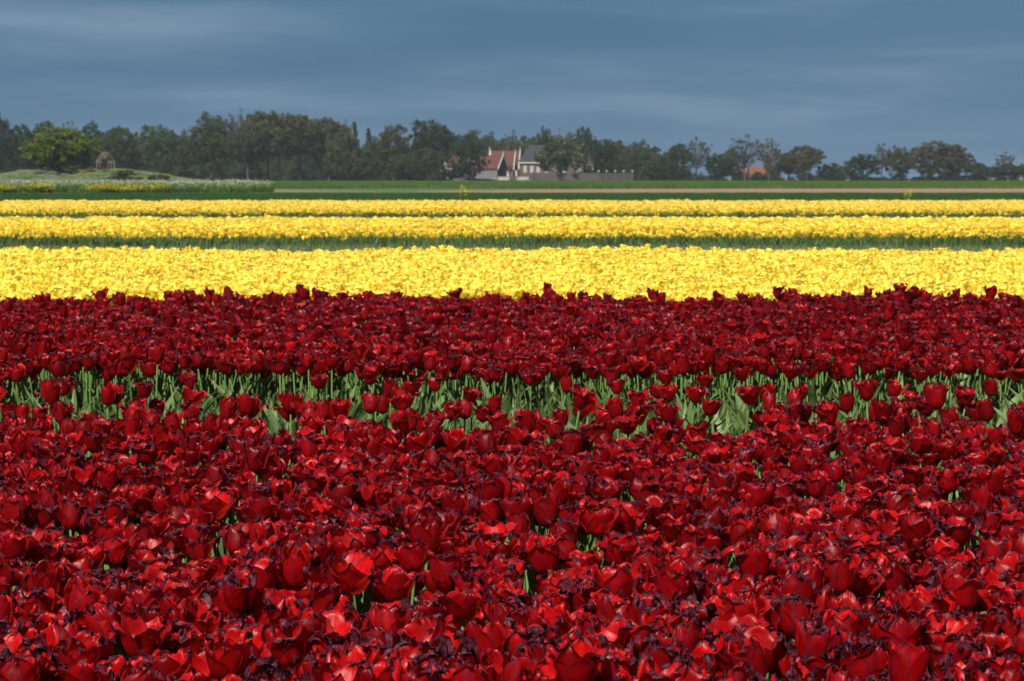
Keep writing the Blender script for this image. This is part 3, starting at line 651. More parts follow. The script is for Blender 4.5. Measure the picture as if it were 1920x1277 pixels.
T = [  # px, top y, width px, kind, colour, distance, label
    (-10, 205, 75, 'dense', 'dark', 540, 'tallest dark tree cut off by the left edge of the picture'),
    (45, 232, 70, 'dense', 'dark', 560, 'dark rounded tree between the left edge and the bright green tree'),
    (88, 222, 66, 'dense', 'dark', 575, 'dark tree showing above the left half of the bright green tree'),
    (135, 226, 52, 'sparse', 'brown', 570, 'thin brownish crown showing above the bright green tree'),
    (178, 228, 62, 'dense', 'dark', 565, 'dark tree behind the right side of the bright green tree'),
    (218, 232, 66, 'tall', 'mid', 560, 'open crowned tree above the bare timber frame'),
    (262, 246, 52, 'dense', 'olive', 570, 'low olive tree between the timber frame and the domed tree'),
    (304, 229, 78, 'dense', 'mid', 560, 'domed green tree left of the high grove'),
    (345, 250, 44, 'tall', 'brown', 575, 'narrow brownish tree in the dip before the high grove'),
    (395, 212, 92, 'dense', 'mid', 550, 'green tree forming the left shoulder of the high grove'),
    (452, 202, 62, 'sparse', 'grey', 560, 'airy crown standing highest at the left of the high grove'),
    (466, 226, 70, 'tall', 'brown', 545, 'brownish tree with a pale trunk, left of the two pale trunks in the grove'),
    (505, 204, 104, 'tall', 'olive', 552, 'broad tall olive brown tree with a pale forked trunk in the high grove'),
    (566, 205, 96, 'tall', 'brown', 556, 'broad brownish tree in the middle of the high grove'),
    (618, 214, 84, 'tall', 'olive', 560, 'olive tree forming the right slope of the high grove'),
    (640, 250, 66, 'dense', 'olive', 545, 'low olive tree in front of the right slope of the grove'),
    (648, 222, 40, 'sparse', 'dark', 575, 'wispy tree top beside the left fir'),
    (666, 230, 46, 'fir', 'fir', 590, 'pointed dark fir right of the high grove'),
    (692, 242, 52, 'fir', 'fir', 590, 'shorter blunt dark fir, right of the pointed one'),
    (694, 268, 60, 'dense', 'mid', 560, 'hazy green tree below the two firs'),
    (738, 236, 76, 'dense', 'olive', 560, 'rounded olive tree between the firs and the tall dark dome'),
    (762, 286, 72, 'dense', 'mid', 545, 'low bushy green tree below the rounded olive tree'),
    (812, 219, 84, 'dense', 'dark', 556, 'tall dark green domed tree left of the farm buildings'),
    (806, 274, 56, 'tall', 'brown', 540, 'low brownish tree directly left of the small white gabled house'),
    (858, 250, 60, 'dense', 'dark', 620, 'dark tree behind the round dark tree at the farm'),
    (905, 246, 72, 'dense', 'mid', 625, 'green tree behind the red roofed barn'),
    (962, 243, 46, 'sparse', 'grey', 630, 'hazy pointed tree rising behind the red roofs'),
    (950, 256, 70, 'dense', 'olive', 622, 'low olive tree behind the gables of the red roofs'),
    (1000, 252, 52, 'dense', 'mid', 625, 'green tree behind the left end of the slate roof'),
    (1024, 239, 46, 'dense', 'dark', 618, 'dark tree left of the red capped turret'),
    (1068, 246, 40, 'sparse', 'brown', 612, 'brown twiggy tree right of the red capped turret'),
    (1096, 236, 48, 'dense', 'dark', 610, 'dark tree rising behind the chimney of the slate roofed house'),
    (1134, 257, 48, 'dense', 'dark', 556, 'round dark green tree at the right end of the slate roofed house'),
    (1160, 259, 60, 'dense', 'grey', 640, 'hazy grey green tree behind the white topped fence posts'),
    (1200, 263, 56, 'dense', 'grey', 620, 'hazy tree right of the end of the fence'),
    (1214, 276, 66, 'dense', 'mid', 575, 'brown green tree beyond the right end of the fence'),
    (1238, 288, 54, 'dense', 'mid', 565, 'low green tree sloping down beside the tall thin tree'),
    (1268, 266, 52, 'dense', 'dark', 575, 'dark tree joined to the left of the tall thin tree'),
    (1305, 257, 66, 'sparse', 'grey', 580, 'tall thin see-through tree standing in the first gap'),
    (1347, 288, 50, 'dense', 'dark', 580, 'low dark round tree between the two see-through groups'),
    (1372, 280, 38, 'dense', 'mid', 600, 'small tree left of the big see-through trees'),
    (1396, 252, 74, 'sparse', 'grey', 590, 'tallest see-through tree above the orange roofs'),
    (1440, 258, 56, 'sparse', 'brown', 592, 'brownish see-through tree above the right orange roof'),
    (1478, 283, 64, 'dense', 'olive', 580, 'rounded dark olive tree right of the orange roofs'),
    (1512, 269, 56, 'tall', 'olive', 590, 'uneven tree with a side branch reaching out right'),
    (1553, 306, 34, 'dense', 'dark', 590, 'very dark small round tree in the wide gap'),
    (1580, 310, 40, 'dense', 'grey', 660, 'pale hazy low tree right of the small dark round one'),
    (1616, 286, 56, 'dense', 'dark', 600, 'dark flat topped tree left of the pierced tree'),
    (1652, 268, 40, 'sparse', 'dark', 604, 'tree with a hole of sky through its crown'),
    (1684, 274, 54, 'dense', 'olive', 600, 'sloping tree right of the pierced tree'),
    (1742, 266, 70, 'dense', 'olive', 610, 'high rounded hazy tree, left one of the twin domes'),
    (1787, 269, 62, 'dense', 'brown', 612, 'high rounded brownish tree, right one of the twin domes'),
    (1832, 303, 42, 'dense', 'mid', 610, 'low dark tree between the twin domes and the last tree'),
    (1880, 284, 48, 'sparse', 'grey', 610, 'thin topped tree near the right edge'),
    (1880, 307, 70, 'dense', 'grey', 600, 'low hazy tree under the thin topped one'),
    (1925, 306, 50, 'dense', 'mid', 615, 'low tree cut off by the right edge of the picture')]
for (a, b, c, k, cc, D, lb) in T:
    tree(a, b, c, k, cc, D, lb, G)
for i in range(14):                       # trees beyond the frame, for other viewpoints
    px = -90 - i * 62 if i < 7 else 1985 + (i - 7) * 62
    tree(px, 235 + (i * 37) % 30 if i < 7 else 290 - (i * 13) % 20, 84, 'dense', ('dark', 'mid', 'olive')[i % 3], 575, 'green tree of the row continuing beyond the picture', 'trees beyond the picture')
# hero trees near the buildings and on the mound
def mound_z(x, y):
    px = PW / 2 + x / y * F
    prof = 2.15 * np.exp(-((px - 215) / 130.0) ** 2) + 1.6 * np.exp(-((px - 40) / 70.0) ** 2)
    return prof * np.exp(-((y - 345) / 45.0) ** 2)
tree(112, 236, 138, 'dense', 'bright', 330, 'large bright green leafy tree on the low mound at left', z0=float(mound_z(ux(112, 330), 330)) - 0.1, var=1)
tree(236, 316, 74, 'bush', 'dark', 292, 'large dark green bush on the mound below the timber frame', z0=0.5, cat='shrub')
tree(300, 322, 50, 'bush', 'mid', 290, 'smaller green bush on the right slope of the mound', z0=0.3, cat='shrub')
tree(880, 254, 66, 'dense', 'dark', 548, 'round dark green tree in front of the grey walled barn', var=0)
ch = tree(1050, 250, 84, 'dense', 'mid', 552, 'big chestnut tree covered in cream blossoms before the slate roofed house', var=3)
ch.name = 'chestnut_tree'
tree(1100, 302, 34, 'bush', 'mid', 560, 'green shrub before the porch of the low wing', cat='shrub')
tree(1385, 320, 30, 'bush', 'grey', 640, 'hazy bush before the left orange roof', cat='shrub')
tree(1418, 322, 34, 'bush', 'olive', 640, 'bush before the middle of the right orange roof', cat='shrub')
tree(1444, 318, 40, 'bush', 'dark', 640, 'dark bush at the right end of the orange roofs', cat='shrub')
tree(836, 306, 30, 'bush', 'dark', 545, 'dark bush hiding the foot of the small white gabled house', cat='shrub')
tree(822, 292, 30, 'bush', 'mid', 550, 'green shrub left of the dark bush by the small white house', cat='shrub')
r = np.random.default_rng(77); bl = MB(); CH = []
cv = TREES['dense'][3][0]; co = np.empty(len(cv.vertices) * 3, np.float32); cv.vertices.foreach_get('co', co); co = co.reshape(-1, 3)
dist = np.linalg.norm((co - [0, 0, .56]) / [0.42, 0.42, 0.42], axis=1); cand = co[dist > 0.8]; cand = cand[r.permutation(len(cand))[:620]]
nrm = (cand - [0, 0, .5]); nrm /= np.linalg.norm(nrm, axis=1)[:, None]
for c, n_ in zip(cand, nrm):
    c = c + n_ * 0.014; leafquads(bl, c + r.normal(0, 0.006, (5, 3)) + np.outer(np.linspace(0, 0.024, 5), [0, 0, 1]), 0.0085, r)
w_ = 84 / F * 552
obj('blossom', bl.mesh('blossoms', [M['cream']], False, False), ch, (0, 0, 0), None, (w_, w_, (at(0, 250, 552).z) / 1.01))
# woods behind, and the undergrowth at the foot of the trees
palT = lib('wood_palette')
for i in range(5): 
    o_ = lib_add(palT, i, TREES['dense'][i][0]); o_.material_slots[0].link = 'OBJECT'; o_.material_slots[0].material = FM[('dark', 'mid', 'olive', 'brown', 'dark')[i]]
for i in range(3):
    o_ = lib_add(palT, 5 + i, TREES['bush'][i][0]); o_.material_slots[0].link = 'OBJECT'; o_.material_slots[0].material = FM[('dark', 'mid', 'dark')[i]]
def prof_h(px):
    xs = [-400, 0, 200, 262, 300, 345, 400, 620, 700, 800, 850, 1000, 1100, 1200, 1260, 1300, 1400, 1600, 1700, 1800, 2400]
    ys = [255, 250, 255, 275, 265, 275, 240, 245, 272, 262, 268, 272, 262, 282, 305, 332, 330, 326, 322, 328, 322]
    return np.interp(px, xs, ys)
wp, ws, wi_ = [], [], []
for row, D in enumerate((640, 655)):
    for px in np.arange(-350, 2300, 30 if row == 0 else 38):
        if px > 1270 and row: continue
        p2 = px + r.normal(0, 8); h = at(0, prof_h(p2) + r.uniform(0, 16), D).z
        if h < 3.2: continue
        wp.append((ux(p2, D), D + r.normal(0, 3), -0.15 * h)); ws.append((10.5, 10.5, h * 1.15)); wi_.append(r.integers(0, 5))
scatter('woods', wp, r.uniform(0, 6.28, len(wp)), np.array(ws), wi_, palT, 'dark woods filling the background between the trees')
wp, ws, wi_ = [], [], []
for px in np.arange(-350, 2300, 13):
    if 826 < px < 1196: continue
    thick = px < 1262
    if not thick and r.random() < 0.25: continue
    D = r.uniform(566, 600) if thick else r.uniform(598, 640); h = r.uniform(2.8, 7.5) if thick else r.uniform(1.6, 3.6)
    wp.append((ux(px, D), D, -0.1)); ws.append((r.uniform(3.5, 6.5),) * 2 + (h,)); wi_.append(r.integers(5, 8))
for px in np.arange(1105, 1200, 12): wp.append((ux(px, 585), 585, -0.1)); ws.append((3.5, 3.5, r.uniform(2, 4))); wi_.append(5 + int(px) % 3)
for px in np.arange(834, 1110, 9): wp.append((ux(px, 628), 628, -0.1)); ws.append((5, 5, r.uniform(3, 6))); wi_.append(5 + int(px) % 3)
scatter('undergrowth', wp, r.uniform(0, 6.28, len(wp)), np.array(ws), wi_, palT, 'dark undergrowth at the foot of the far trees')

# ------------------------------------------------------------------ the mound, cow parsley and rapeseed
gx = np.linspace(-110, -20, 70); gy = np.linspace(262, 430, 50); X, Y = np.meshgrid(gx, gy)
Z = mound_z(X, Y) + 0.05 * np.sin(X * 0.7) * np.sin(Y * 0.4) * (mound_z(X, Y) > 0.2) - 0.03
mb = MB(); mb.add(np.stack([X, Y, Z], -1).reshape(-1, 3), grid_faces(70, 50)); me = mb.mesh('mound', [M['verge']], attrs=False)
tag(obj('mound', me), kind='structure')
def umbels(seed, n, size, h0, h1, colr, u):
    r = np.random.default_rng(seed); mb = MB()
    x, y = r.uniform(-size / 2, size / 2, (2, n)); h = r.uniform(h0, h1, n)
    for i in range(n):
        bar(mb, (x[i], y[i], 0), (x[i] + r.normal(0, .05), y[i] + r.normal(0, .05), h[i]), 0.012, 1, 0.006, 3)
        c = np.array([x[i], y[i], h[i]]) + r.normal(0, 1, (6, 3)) * [0.14, 0.14, 0.09]; leafquads(mb, c, u, r, 1.5, 0)
        c = np.array([x[i], y[i], h[i] * .5]) + r.normal(0, 1, (7, 3)) * [0.12, 0.12, 0.2]; leafquads(mb, c, 0.06, r, .3, 1)
    return mb.mesh('umbel_patch', [colr, M['wheat']], False, False)
M['white'] = leaf_mat('parsley_white', (0.30, 0.33, 0.20), (0.50, 0.52, 0.38), (0.5, 0.52, 0.4), 0.2, 0.7, 3, 0.3, 0.1)
M['rape'] = leaf_mat('rapeseed_yellow', (0.42, 0.33, 0.012), (0.55, 0.44, 0.02), (0.6, 0.5, 0.03), 0.3, 0.7, 3, 0.3, 0.1)
palU = lib('umbel_palette')
for i in range(4): lib_add(palU, i, umbels(i, 42, 2.0, 0.40, 0.95, M['white'], 0.034))
for i in range(2): lib_add(palU, 4 + i, umbels(9 + i, 50, 1.6, 0.35, 0.65, M['rape'], 0.05))
for i in range(2): lib_add(palU, 6 + i, blades(60 + i, 2.0, 260, 0.2, 0.7, 0.05, [M['wheat']]))
up, ui = [], []
for D in np.arange(196, 226, 1.6):
    for x in np.arange(ux(-60, D), ux(488, D), 1.6):
        px = PW / 2 + x / D * F; k = r.random(); dens = 0.5 + 0.5 * math.sin(px * 0.021 + 1.2) * math.sin(px * 0.05)
        if k < 0.45 + 0.5 * dens * (px > 60): up.append((x + r.normal(0, .5), D + r.normal(0, .5), 0)); ui.append(r.integers(0, 4))
        up.append((x + r.normal(0, .5), D + r.normal(0, .5), 0)); ui.append(r.integers(6, 8))
scatter('cow_parsley', up, r.uniform(0, 6.28, len(up)), r.uniform(0.8, 1.1, len(up)), ui, palU, 'strip of white flowering cow parsley before the mound')
up = []
for D in np.arange(191, 197.5, 1.1):
    for a, b in ((-60, 18), (58, 84), (190, 292)):
        for x in np.arange(ux(a, D), ux(b, D), 1.1):
            if r.random() < 0.6: up.append((x + r.normal(0, .4), D + r.normal(0, .4), 0))
ui = [int(q_) for q_ in r.integers(4, 6, len(up))]
for k in range(15):
    D = r.uniform(322, 345); px = r.choice([r.uniform(140, 180), r.uniform(212, 240), r.uniform(120, 330)]); x = ux(px, D); up.append((x, D, float(mound_z(x, D)) - .1)); ui.append(4)
scatter('rapeseed', up, r.uniform(0, 6.28, len(up)), r.uniform(0.75, 1.1, len(up)), ui, palU, 'patches of yellow rapeseed before the mound and on it')
up, ui = [], []
for k in range(5600):
    D = r.uniform(285, 385); px = r.uniform(-150, 520); x = ux(px, D); z = float(mound_z(x, D))
    if z < 0.12: continue
    up.append((x, D, z - 0.05)); ui.append(r.integers(0, 4) if r.random() < 0.72 and z > 0.3 else r.integers(6, 8))
scatter('wild_grass', up, r.uniform(0, 6.28, len(up)), r.uniform(0.3, 0.55, len(up)), ui, palU, 'wild grass and white flowers covering the mound')
# two tall rapeseed plants standing in the green strip
def rape_plant(px, py, D, label, s):
    mb = MB(); rr = np.random.default_rng(int(px)); e_ = empty('rapeseed_plant', (ux(px, D), D, 0)); tag(e_, label, 'plant')
    h = at(px, py, D).z; st = MB()
    for k in range(7):
        a = rr.uniform(0, 6.28); q_ = rr.uniform(0.03, 0.22) * s; t_ = (q_ * math.cos(a), q_ * math.sin(a), h * rr.uniform(0.72, 1.0))
        tube(st, [(0, 0, 0), (t_[0] * .3, t_[1] * .3, h * .55), t_], np.array([0.014, 0.01, 0.005]), 4)
        leafquads(mb, np.array(t_) + rr.normal(0, 1, (14, 3)) * [0.035, 0.035, 0.05], 0.020, rr, 0.4)
    obj('blossom', mb.mesh('blossoms', [M['rape']], False, False), e_); obj('stem', st.mesh('stems', [M['stem']]), e_)
rape_plant(866, 351, 84.5, 'tall yellow flowering rapeseed plant left of the centre in the green strip', 1.2)
rape_plant(1700, 354, 84.5, 'smaller thin yellow rapeseed plant against the sandy strip at right', 1.0)
# two small marker posts by the mound
for px, py, hh, lb in ((230, 338, 5.5, 'small white marker post below the dark bush'), (334, 340, 8, 'pale wooden stake right of the bushes in the parsley')):
    D = 226; mb = MB(); z1 = at(px, py, D).z; w_ = 0.06; z0 = 0
    box(mb, -w_, w_, -w_, w_, 0, z1); mb.add([(-w_, -w_, z1), (w_, -w_, z1), (w_, w_, z1), (-w_, w_, z1), (0, 0, z1 + .08)], [(0, 1, 4, 4), (1, 2, 4, 4), (2, 3, 4, 4), (3, 0, 4, 4)])
    tag(obj('post', mb.mesh('post', [simple('post_paint', (0.55, 0.55, 0.5))], False, False), None, (ux(px, D), D, 0)), lb, 'post')

# ------------------------------------------------------------------ buildings
M['rtile'] = simple('red_roof_tile', (0.060, 0.019, 0.015), (0.09, 0.032, 0.025), 1.6, 0.85, 0.4, streak=(1, 1, 6))
M['slate'] = simple('grey_roof_slate', (0.019, 0.017, 0.021), (0.030, 0.027, 0.032), 1.4, 0.75, 0.3, streak=(1, 1, 5))
M['brick'] = simple('brown_brick', (0.065, 0.040, 0.034), (0.10, 0.065, 0.052), 3, 0.9, 0.2)
M['wallg'] = simple('grey_render', (0.10, 0.10, 0.10), (0.13, 0.13, 0.128), 0.8, 0.9)
M['tar'] = simple('tarred_board', (0.020, 0.030, 0.038), (0.035, 0.048, 0.055), 2, 0.7, 0.2, streak=(6, 6, 1))
M['wht'] = simple('white_paint', (0.27, 0.27, 0.255), (0.35, 0.35, 0.33), 2, 0.5)
M['creamw'] = simple('cream_wall', (0.26, 0.235, 0.20), (0.32, 0.29, 0.24), 1, 0.8)
M['glass'] = simple('window_glass', (0.04, 0.05, 0.06), (0.06, 0.07, 0.08), 2, 0.15)
M['wood'] = simple('weathered_wood', (0.050, 0.042, 0.040), (0.078, 0.066, 0.062), 2.2, 0.9, 0.3, streak=(5, 5, 0.6))
M['timber'] = simple('bare_timber', (0.16, 0.135, 0.11), (0.22, 0.19, 0.155), 2, 0.85)
M['redp'] = simple('red_paint', (0.16, 0.014, 0.02)); M['orange'] = simple('orange_tile', (0.105, 0.035, 0.022), (0.14, 0.05, 0.032), 1, 0.85)
def part(name, fn, m, parent, smooth=False, loc=None, rot=None):
    mb = MB(); fn(mb); return obj(name, mb.mesh(name, [M[m]], smooth, False), parent, loc, rot)
def gable_body(mb, L, Wd, h, hr):
    v = [(0, 0, 0), (L, 0, 0), (L, Wd, 0), (0, Wd, 0), (0, 0, h), (L, 0, h), (L, Wd, h), (0, Wd, h), (0, Wd / 2, h + hr), (L, Wd / 2, h + hr)]
    mb.add(v, [(0, 1, 5, 4), (2, 3, 7, 6), (1, 2, 6, 5), (3, 0, 4, 7)]); mb.add([v[4], v[7], v[8], v[5], v[6], v[9]], [(0, 2, 1), (3, 4, 5)])
def roof_slabs(mb, L, Wd, h, hr, ov=0.3, th=0.16, hip=0):
    s = hr / (Wd / 2)
    for sgn in (-1, 1):
        y0 = Wd / 2 + sgn * (Wd / 2 + ov); z0 = h - ov * s
        a = [(-ov, y0, z0), (L + ov, y0, z0), (L + ov - hip, Wd / 2, h + hr), (-ov + hip, Wd / 2, h + hr)]
        v = a + [(x, y, z + th) for x, y, z in a]
        mb.add(v, [(0, 1, 2, 3), (4, 5, 6, 7), (0, 1, 5, 4), (1, 2, 6, 5), (2, 3, 7, 6), (3, 0, 4, 7)])
    if hip:
        for x0, x1 in ((-ov, -ov + hip), (L + ov, L + ov - hip)):
            z0 = h - ov * s; mb.add([(x0, -ov, z0), (x0, Wd + ov, z0), (x1, Wd / 2, h + hr + th)], [(0, 1, 2)])
            mb.add([(x0, -ov, z0 + th), (x0, Wd + ov, z0 + th), (x1, Wd / 2, h + hr + th + .01)], [(0, 1, 2)])
def barge(mb, x, Wd, h, hr, w=0.24, ov=0.34):
    s = hr / (Wd / 2)
    for sgn in (-1, 1):
        y0 = Wd / 2 + sgn * (Wd / 2 + ov); z0 = h - ov * s
        v = [(x, y0, z0 - .1), (x, Wd / 2, h + hr - .1), (x, Wd / 2, h + hr + .32), (x, y0, z0 + .32)]; v += [(x + w, y, z) for _, y, z in v]
        mb.add(v, [(0, 1, 2, 3), (4, 5, 6, 7), (0, 1, 5, 4), (1, 2, 6, 5), (2, 3, 7, 6), (3, 0, 4, 7)])
def finial(mb, x, y, z, h=0.9):
    tube(mb, [(x, y, z), (x, y, z + h * .25), (x, y, z + h * .45), (x, y, z + h)], np.array([0.14, 0.2, 0.08, 0.05]), 6)
def window(parent, x, z, w, h, y=0.0, fr='wht', gl='glass', axis='y', name='window'):
    """window in the y = const wall (facing -y): frame proud of the wall, pane and mullions as its sub-parts"""
    t = 0.08
    def fn(mb):
        for a in ((x - w / 2 - t, x - w / 2, z - t, z + h + t), (x + w / 2, x + w / 2 + t, z - t, z + h + t), (x - w / 2, x + w / 2, z - t, z), (x - w / 2, x + w / 2, z + h, z + h + t)):
            box(mb, a[0], a[1], y - 0.07, y + 0.02, a[2], a[3])
    o = part(name, fn, fr, parent)
    part('pane', lambda mb: box(mb, x - w / 2, x + w / 2, y - 0.02, y + 0.01, z, z + h), gl, o)
    part('muntin', lambda mb: (box(mb, x - .03, x + .03, y - .045, y - .022, z, z + h), box(mb, x - w / 2, x - .032, y - .045, y - .022, z + h * .62, z + h * .62 + .06), box(mb, x + .032, x + w / 2, y - .045, y - .022, z + h * .62, z + h * .62 + .06)), fr, o)
    return o
def barn(name, pxr, D, rot, L, Wd, h, hr, label, wall='wallg', roof='rtile', gable='tar', fin=True, ends=(0, 1), anchor='right', z0=0.0):
    """anchored at the front right corner (nearest the gable the photograph shows)"""
    e_ = empty(name, (ux(pxr, D), D, z0), rot); tag(e_, label, 'building')
    off = -L if anchor == 'right' else 0
    def sh(f):
        def g(mb):
            m2 = MB(); f(m2); mb.merge(m2, None, (off, 0, 0))
        return g
    part('wall', sh(lambda mb: gable_body(mb, L, Wd, h, hr)), wall, e_); part('roof', sh(lambda mb: roof_slabs(mb, L, Wd, h, hr)), roof, e_)
    if gable:
        def gb(mb):
            for x0, x1 in ((L, L + .05),):
                v = [(x0, 0.0, 0), (x0, Wd, 0), (x0, Wd, h), (x0, Wd / 2, h + hr), (x0, 0, h)]; v += [(x1, y, z) for _, y, z in v]
                mb.add(v, [(0, 1, 2, 4), (5, 6, 7, 9), (0, 1, 6, 5), (1, 2, 7, 6), (4, 0, 5, 9)]); mb.add(v, [(2, 3, 4), (7, 8, 9)])
        part('gable_boarding', sh(gb), gable, e_)
    for k in ends:
        x = L + .3 if k else -.54
        part('bargeboard', sh(lambda mb: barge(mb, x, Wd, h, hr)), 'wht', e_)
        if fin: part('finial', sh(lambda mb: finial(mb, x + .12, Wd / 2, h + hr + .2, 1.1)), 'wht', e_)
    return e_
# grey walled barn with red roof and dark gable
b1_ = barn('barn', 932.5, 566, R(-27), 8.6, 5.0, 2.75, 3.0, 'grey walled barn with red tiled roof and dark blue gable behind a round tree', z0=0.9)
part('door', lambda mb: (box(mb, 0.06, .12, 1.5, 2.45, 0, 2.3), box(mb, 0.06, .12, 2.53, 3.5, 0, 2.3)), 'tar', b1_)
part('window', lambda mb: box(mb, -1.3, -.7, -.06, .02, 1.9, 2.4), 'glass', b1_)
barn('barn', 960.5, 577, R(-9), 5.6, 4.6, 2.9, 3.6, 'red roofed building between the dark gabled barn and the cream wall, white verge at right', wall='creamw', gable=None, z0=0.7)
b3_ = barn('barn', 970, 588, R(-7), 7.2, 5.2, 3.2, 4.2, 'hindmost red roofed building with tall white finials beside the slate roofed house', wall='creamw', gable=None, z0=0.6)
barn('small_house', 839, 574, R(38), 4.0, 3.4, 4.2, 2.9, 'small white gabled house with red roof half hidden between two trees', wall='wht', gable=None, anchor='left', ends=(0, 1), z0=0.4)
sh_ = barn('shed', 858, 560, R(-55), 4.0, 4.2, 1.9, 2.1, 'low dark tarred shed with white verge left of the round dark tree', wall='tar', roof='slate', gable='tar', ends=(1,), fin=False)
barn('annex', 884, 562, R(-20), 2.9, 2.6, 1.7, .9, 'low grey lean-to wall seen below the round dark tree', wall='wallg', roof='slate', gable=None, ends=(), fin=False)
# slate roofed main house
hD = 572; s_ = hD / F; x0 = ux(974, hD)
hm = empty('farmhouse', (x0, hD, 0.8), R(-3)); tag(hm, 'large brown brick house with grey slate hipped roof behind the chestnut tree', 'house')
LH, WH, hh_, hr_ = 15.2, 9.0, 4.25, 4.0
part('wall', lambda mb: box(mb, 0, LH, 0, WH, 0, hh_), 'brick', hm)
rf = part('roof', lambda mb: roof_slabs(mb, LH, WH, hh_ + .24, hr_, 0.35, 0.14, 2.7), 'slate', hm)
part('cornice', lambda mb: (box(mb, -.4, LH + .4, -.42, -.02, hh_ - .35, hh_ + .02), box(mb, -.42, -.02, -.01, WH + .4, hh_ - .35, hh_ + .02), box(mb, LH + .02, LH + .42, -.01, WH + .4, hh_ - .35, hh_ + .02)), 'wht', hm)
part('plinth', lambda mb: box(mb, -.06, LH + .06, -.06, -.005, 0, .7), 'tar', hm)
for k, px in enumerate((984.5, 997, 1009, 1024, 1040, 1058)):
    window(hm, (px - 974) * s_, 1.65, 0.72, 1.65, 0.0, 'wht', 'creamw')
part('chimney', lambda mb: (box(mb, 13.9, 14.6, 4.1, 4.8, 7.0, 9.5), box(mb, 13.8, 14.7, 4.0, 4.9, 9.5, 9.7)), 'brick', rf)
dm = part('dormer', lambda mb: box(mb, 14.4, 16.1, -.2, 2.6, 4.85, 6.3), 'wallg', hm)
part('roof', lambda mb: box(mb, 14.2, 16.3, -.4, 2.8, 6.3, 6.5), 'slate', dm)
# turret on the ridge: white drum with arch openings, red dome, vane
tx_ = (1048 - 974) * s_
def drum(mb):
    box(mb, tx_ - .75, tx_ + .75, 3.75, 5.25, 7.6, 9.3)
    for sx_ in (-.62, .48):
        for sy in (3.85, 4.95): box(mb, tx_ + sx_, tx_ + sx_ + .16, sy, sy + .16, 9.3, 10.4)
    box(mb, tx_ - .78, tx_ + .78, 3.7, 5.3, 10.4, 10.55)
tu = part('turret', drum, 'wht', hm)
part('dome', lambda mb: tube(mb, [(tx_, 4.5, 10.55), (tx_, 4.5, 10.75), (tx_, 4.5, 11.0), (tx_, 4.5, 11.25), (tx_, 4.5, 11.35)], np.array([.85, .8, .6, .25, .03]), 10), 'redp', tu, True)
part('vane', lambda mb: (tube(mb, [(tx_, 4.5, 11.3), (tx_, 4.5, 12.2), (tx_, 4.5, 13.2)], np.array([.06, .05, .03]), 5), box(mb, tx_ - .35, tx_ + .35, 4.48, 4.52, 12.6, 12.75)), 'tar', tu)
# lower wing with white posts
wg = empty('house_wing', (ux(1080, 566), 566, 0.8), R(-3)); tag(wg, 'low wing with white framed porch at the right end of the slate roofed house', 'house')
part('wall', lambda mb: box(mb, 0, 4.4, 0, 4, 0, 3.5), 'brick', wg)
part('roof', lambda mb: roof_slabs(mb, 4.4, 4, 3.62, 1.9, .3, .12, 1.2), 'slate', wg)
part('cornice', lambda mb: box(mb, -.3, 4.7, -.32, -.01, 3.3, 3.58), 'wallg', wg)
for px in (0.45, 1.25, 3.05, 3.85): window(wg, px, .75, .42, 2.0, 0.0, 'wht', 'glass')
dr = part('door', lambda mb: box(mb, 1.85, 2.5, -.09, .02, 0, 2.3), 'tar', wg)
part('canopy', lambda mb: box(mb, 1.6, 2.75, -.7, -.003, 2.45, 2.62), 'wht', wg)
for px in (.1, 1.62, 2.68, 4.2): part('post', lambda mb: box(mb, px - .07, px + .07, -.62, -.48, 0, 2.45 if 1 < px < 3 else 3.28), 'wht', wg)
# orange roofed houses far behind at right
for (a, b, D, L, hr2, lb) in ((1383, 322, 700, 4.6, 2.2, 'small orange roofed house seen left under the see-through trees'), (1408, 322, 690, 9.0, 3.0, 'longer orange roofed house right under the see-through trees')):
    barn('distant_house', a, D, R(8), L, 5.5, 1.4, hr2, lb, wall='orange', roof='orange', gable=None, anchor='left', ends=(), fin=False)
# fence with white ball topped posts
fD = 549; fe = empty('wooden_fence', (ux(998, fD), fD, 0), R(0)); tag(fe, 'long grey wooden plank fence with white ball topped posts before the house', 'fence')
M['wood2'] = simple('darker_wood', (0.032, 0.028, 0.030), (0.05, 0.045, 0.046), 2.2, 0.9, 0.3, streak=(5, 5, 0.6))
pl = [998, 1006, 1044, 1084, 1122, 1137, 1153, 1169, 1185]; fx_ = [(p - 998) / F * fD for p in pl]
rr = np.random.default_rng(3); HF = 2.25
for i, fxx in enumerate(fx_):
    p_ = part('post', lambda mb: box(mb, fxx - .13, fxx + .13, -.14, .12, 0, HF + .16), 'wood', fe)
    def ball(mb):
        t_ = np.linspace(0, math.pi, 7); tube(mb, [(fxx, 0, HF + .42 - .25 * math.cos(q_)) for q_ in t_], np.maximum(.25 * np.sin(t_), .01), 8)
    part('finial', ball, 'wht', p_, True)
    if i < len(fx_) - 1:
        a, b = fxx + .135, fx_[i + 1] - .135
        def planks(mb):
            x = a
            while x < b - .05:
                w_ = min(.19, b - x); box(mb, x + .008, x + w_ - .008, -.02 + rr.uniform(-.012, .012), .03, .04, HF + rr.uniform(-.05, .03)); x += .19
        o = part('panel', planks, 'wood2' if i == 0 or i >= 4 else 'wood', fe); o['kind'] = 'stuff'
        part('rail', lambda mb: (box(mb, a, b, .045, .10, .45, .57), box(mb, a, b, .045, .10, 1.7, 1.82)), 'wood', fe)
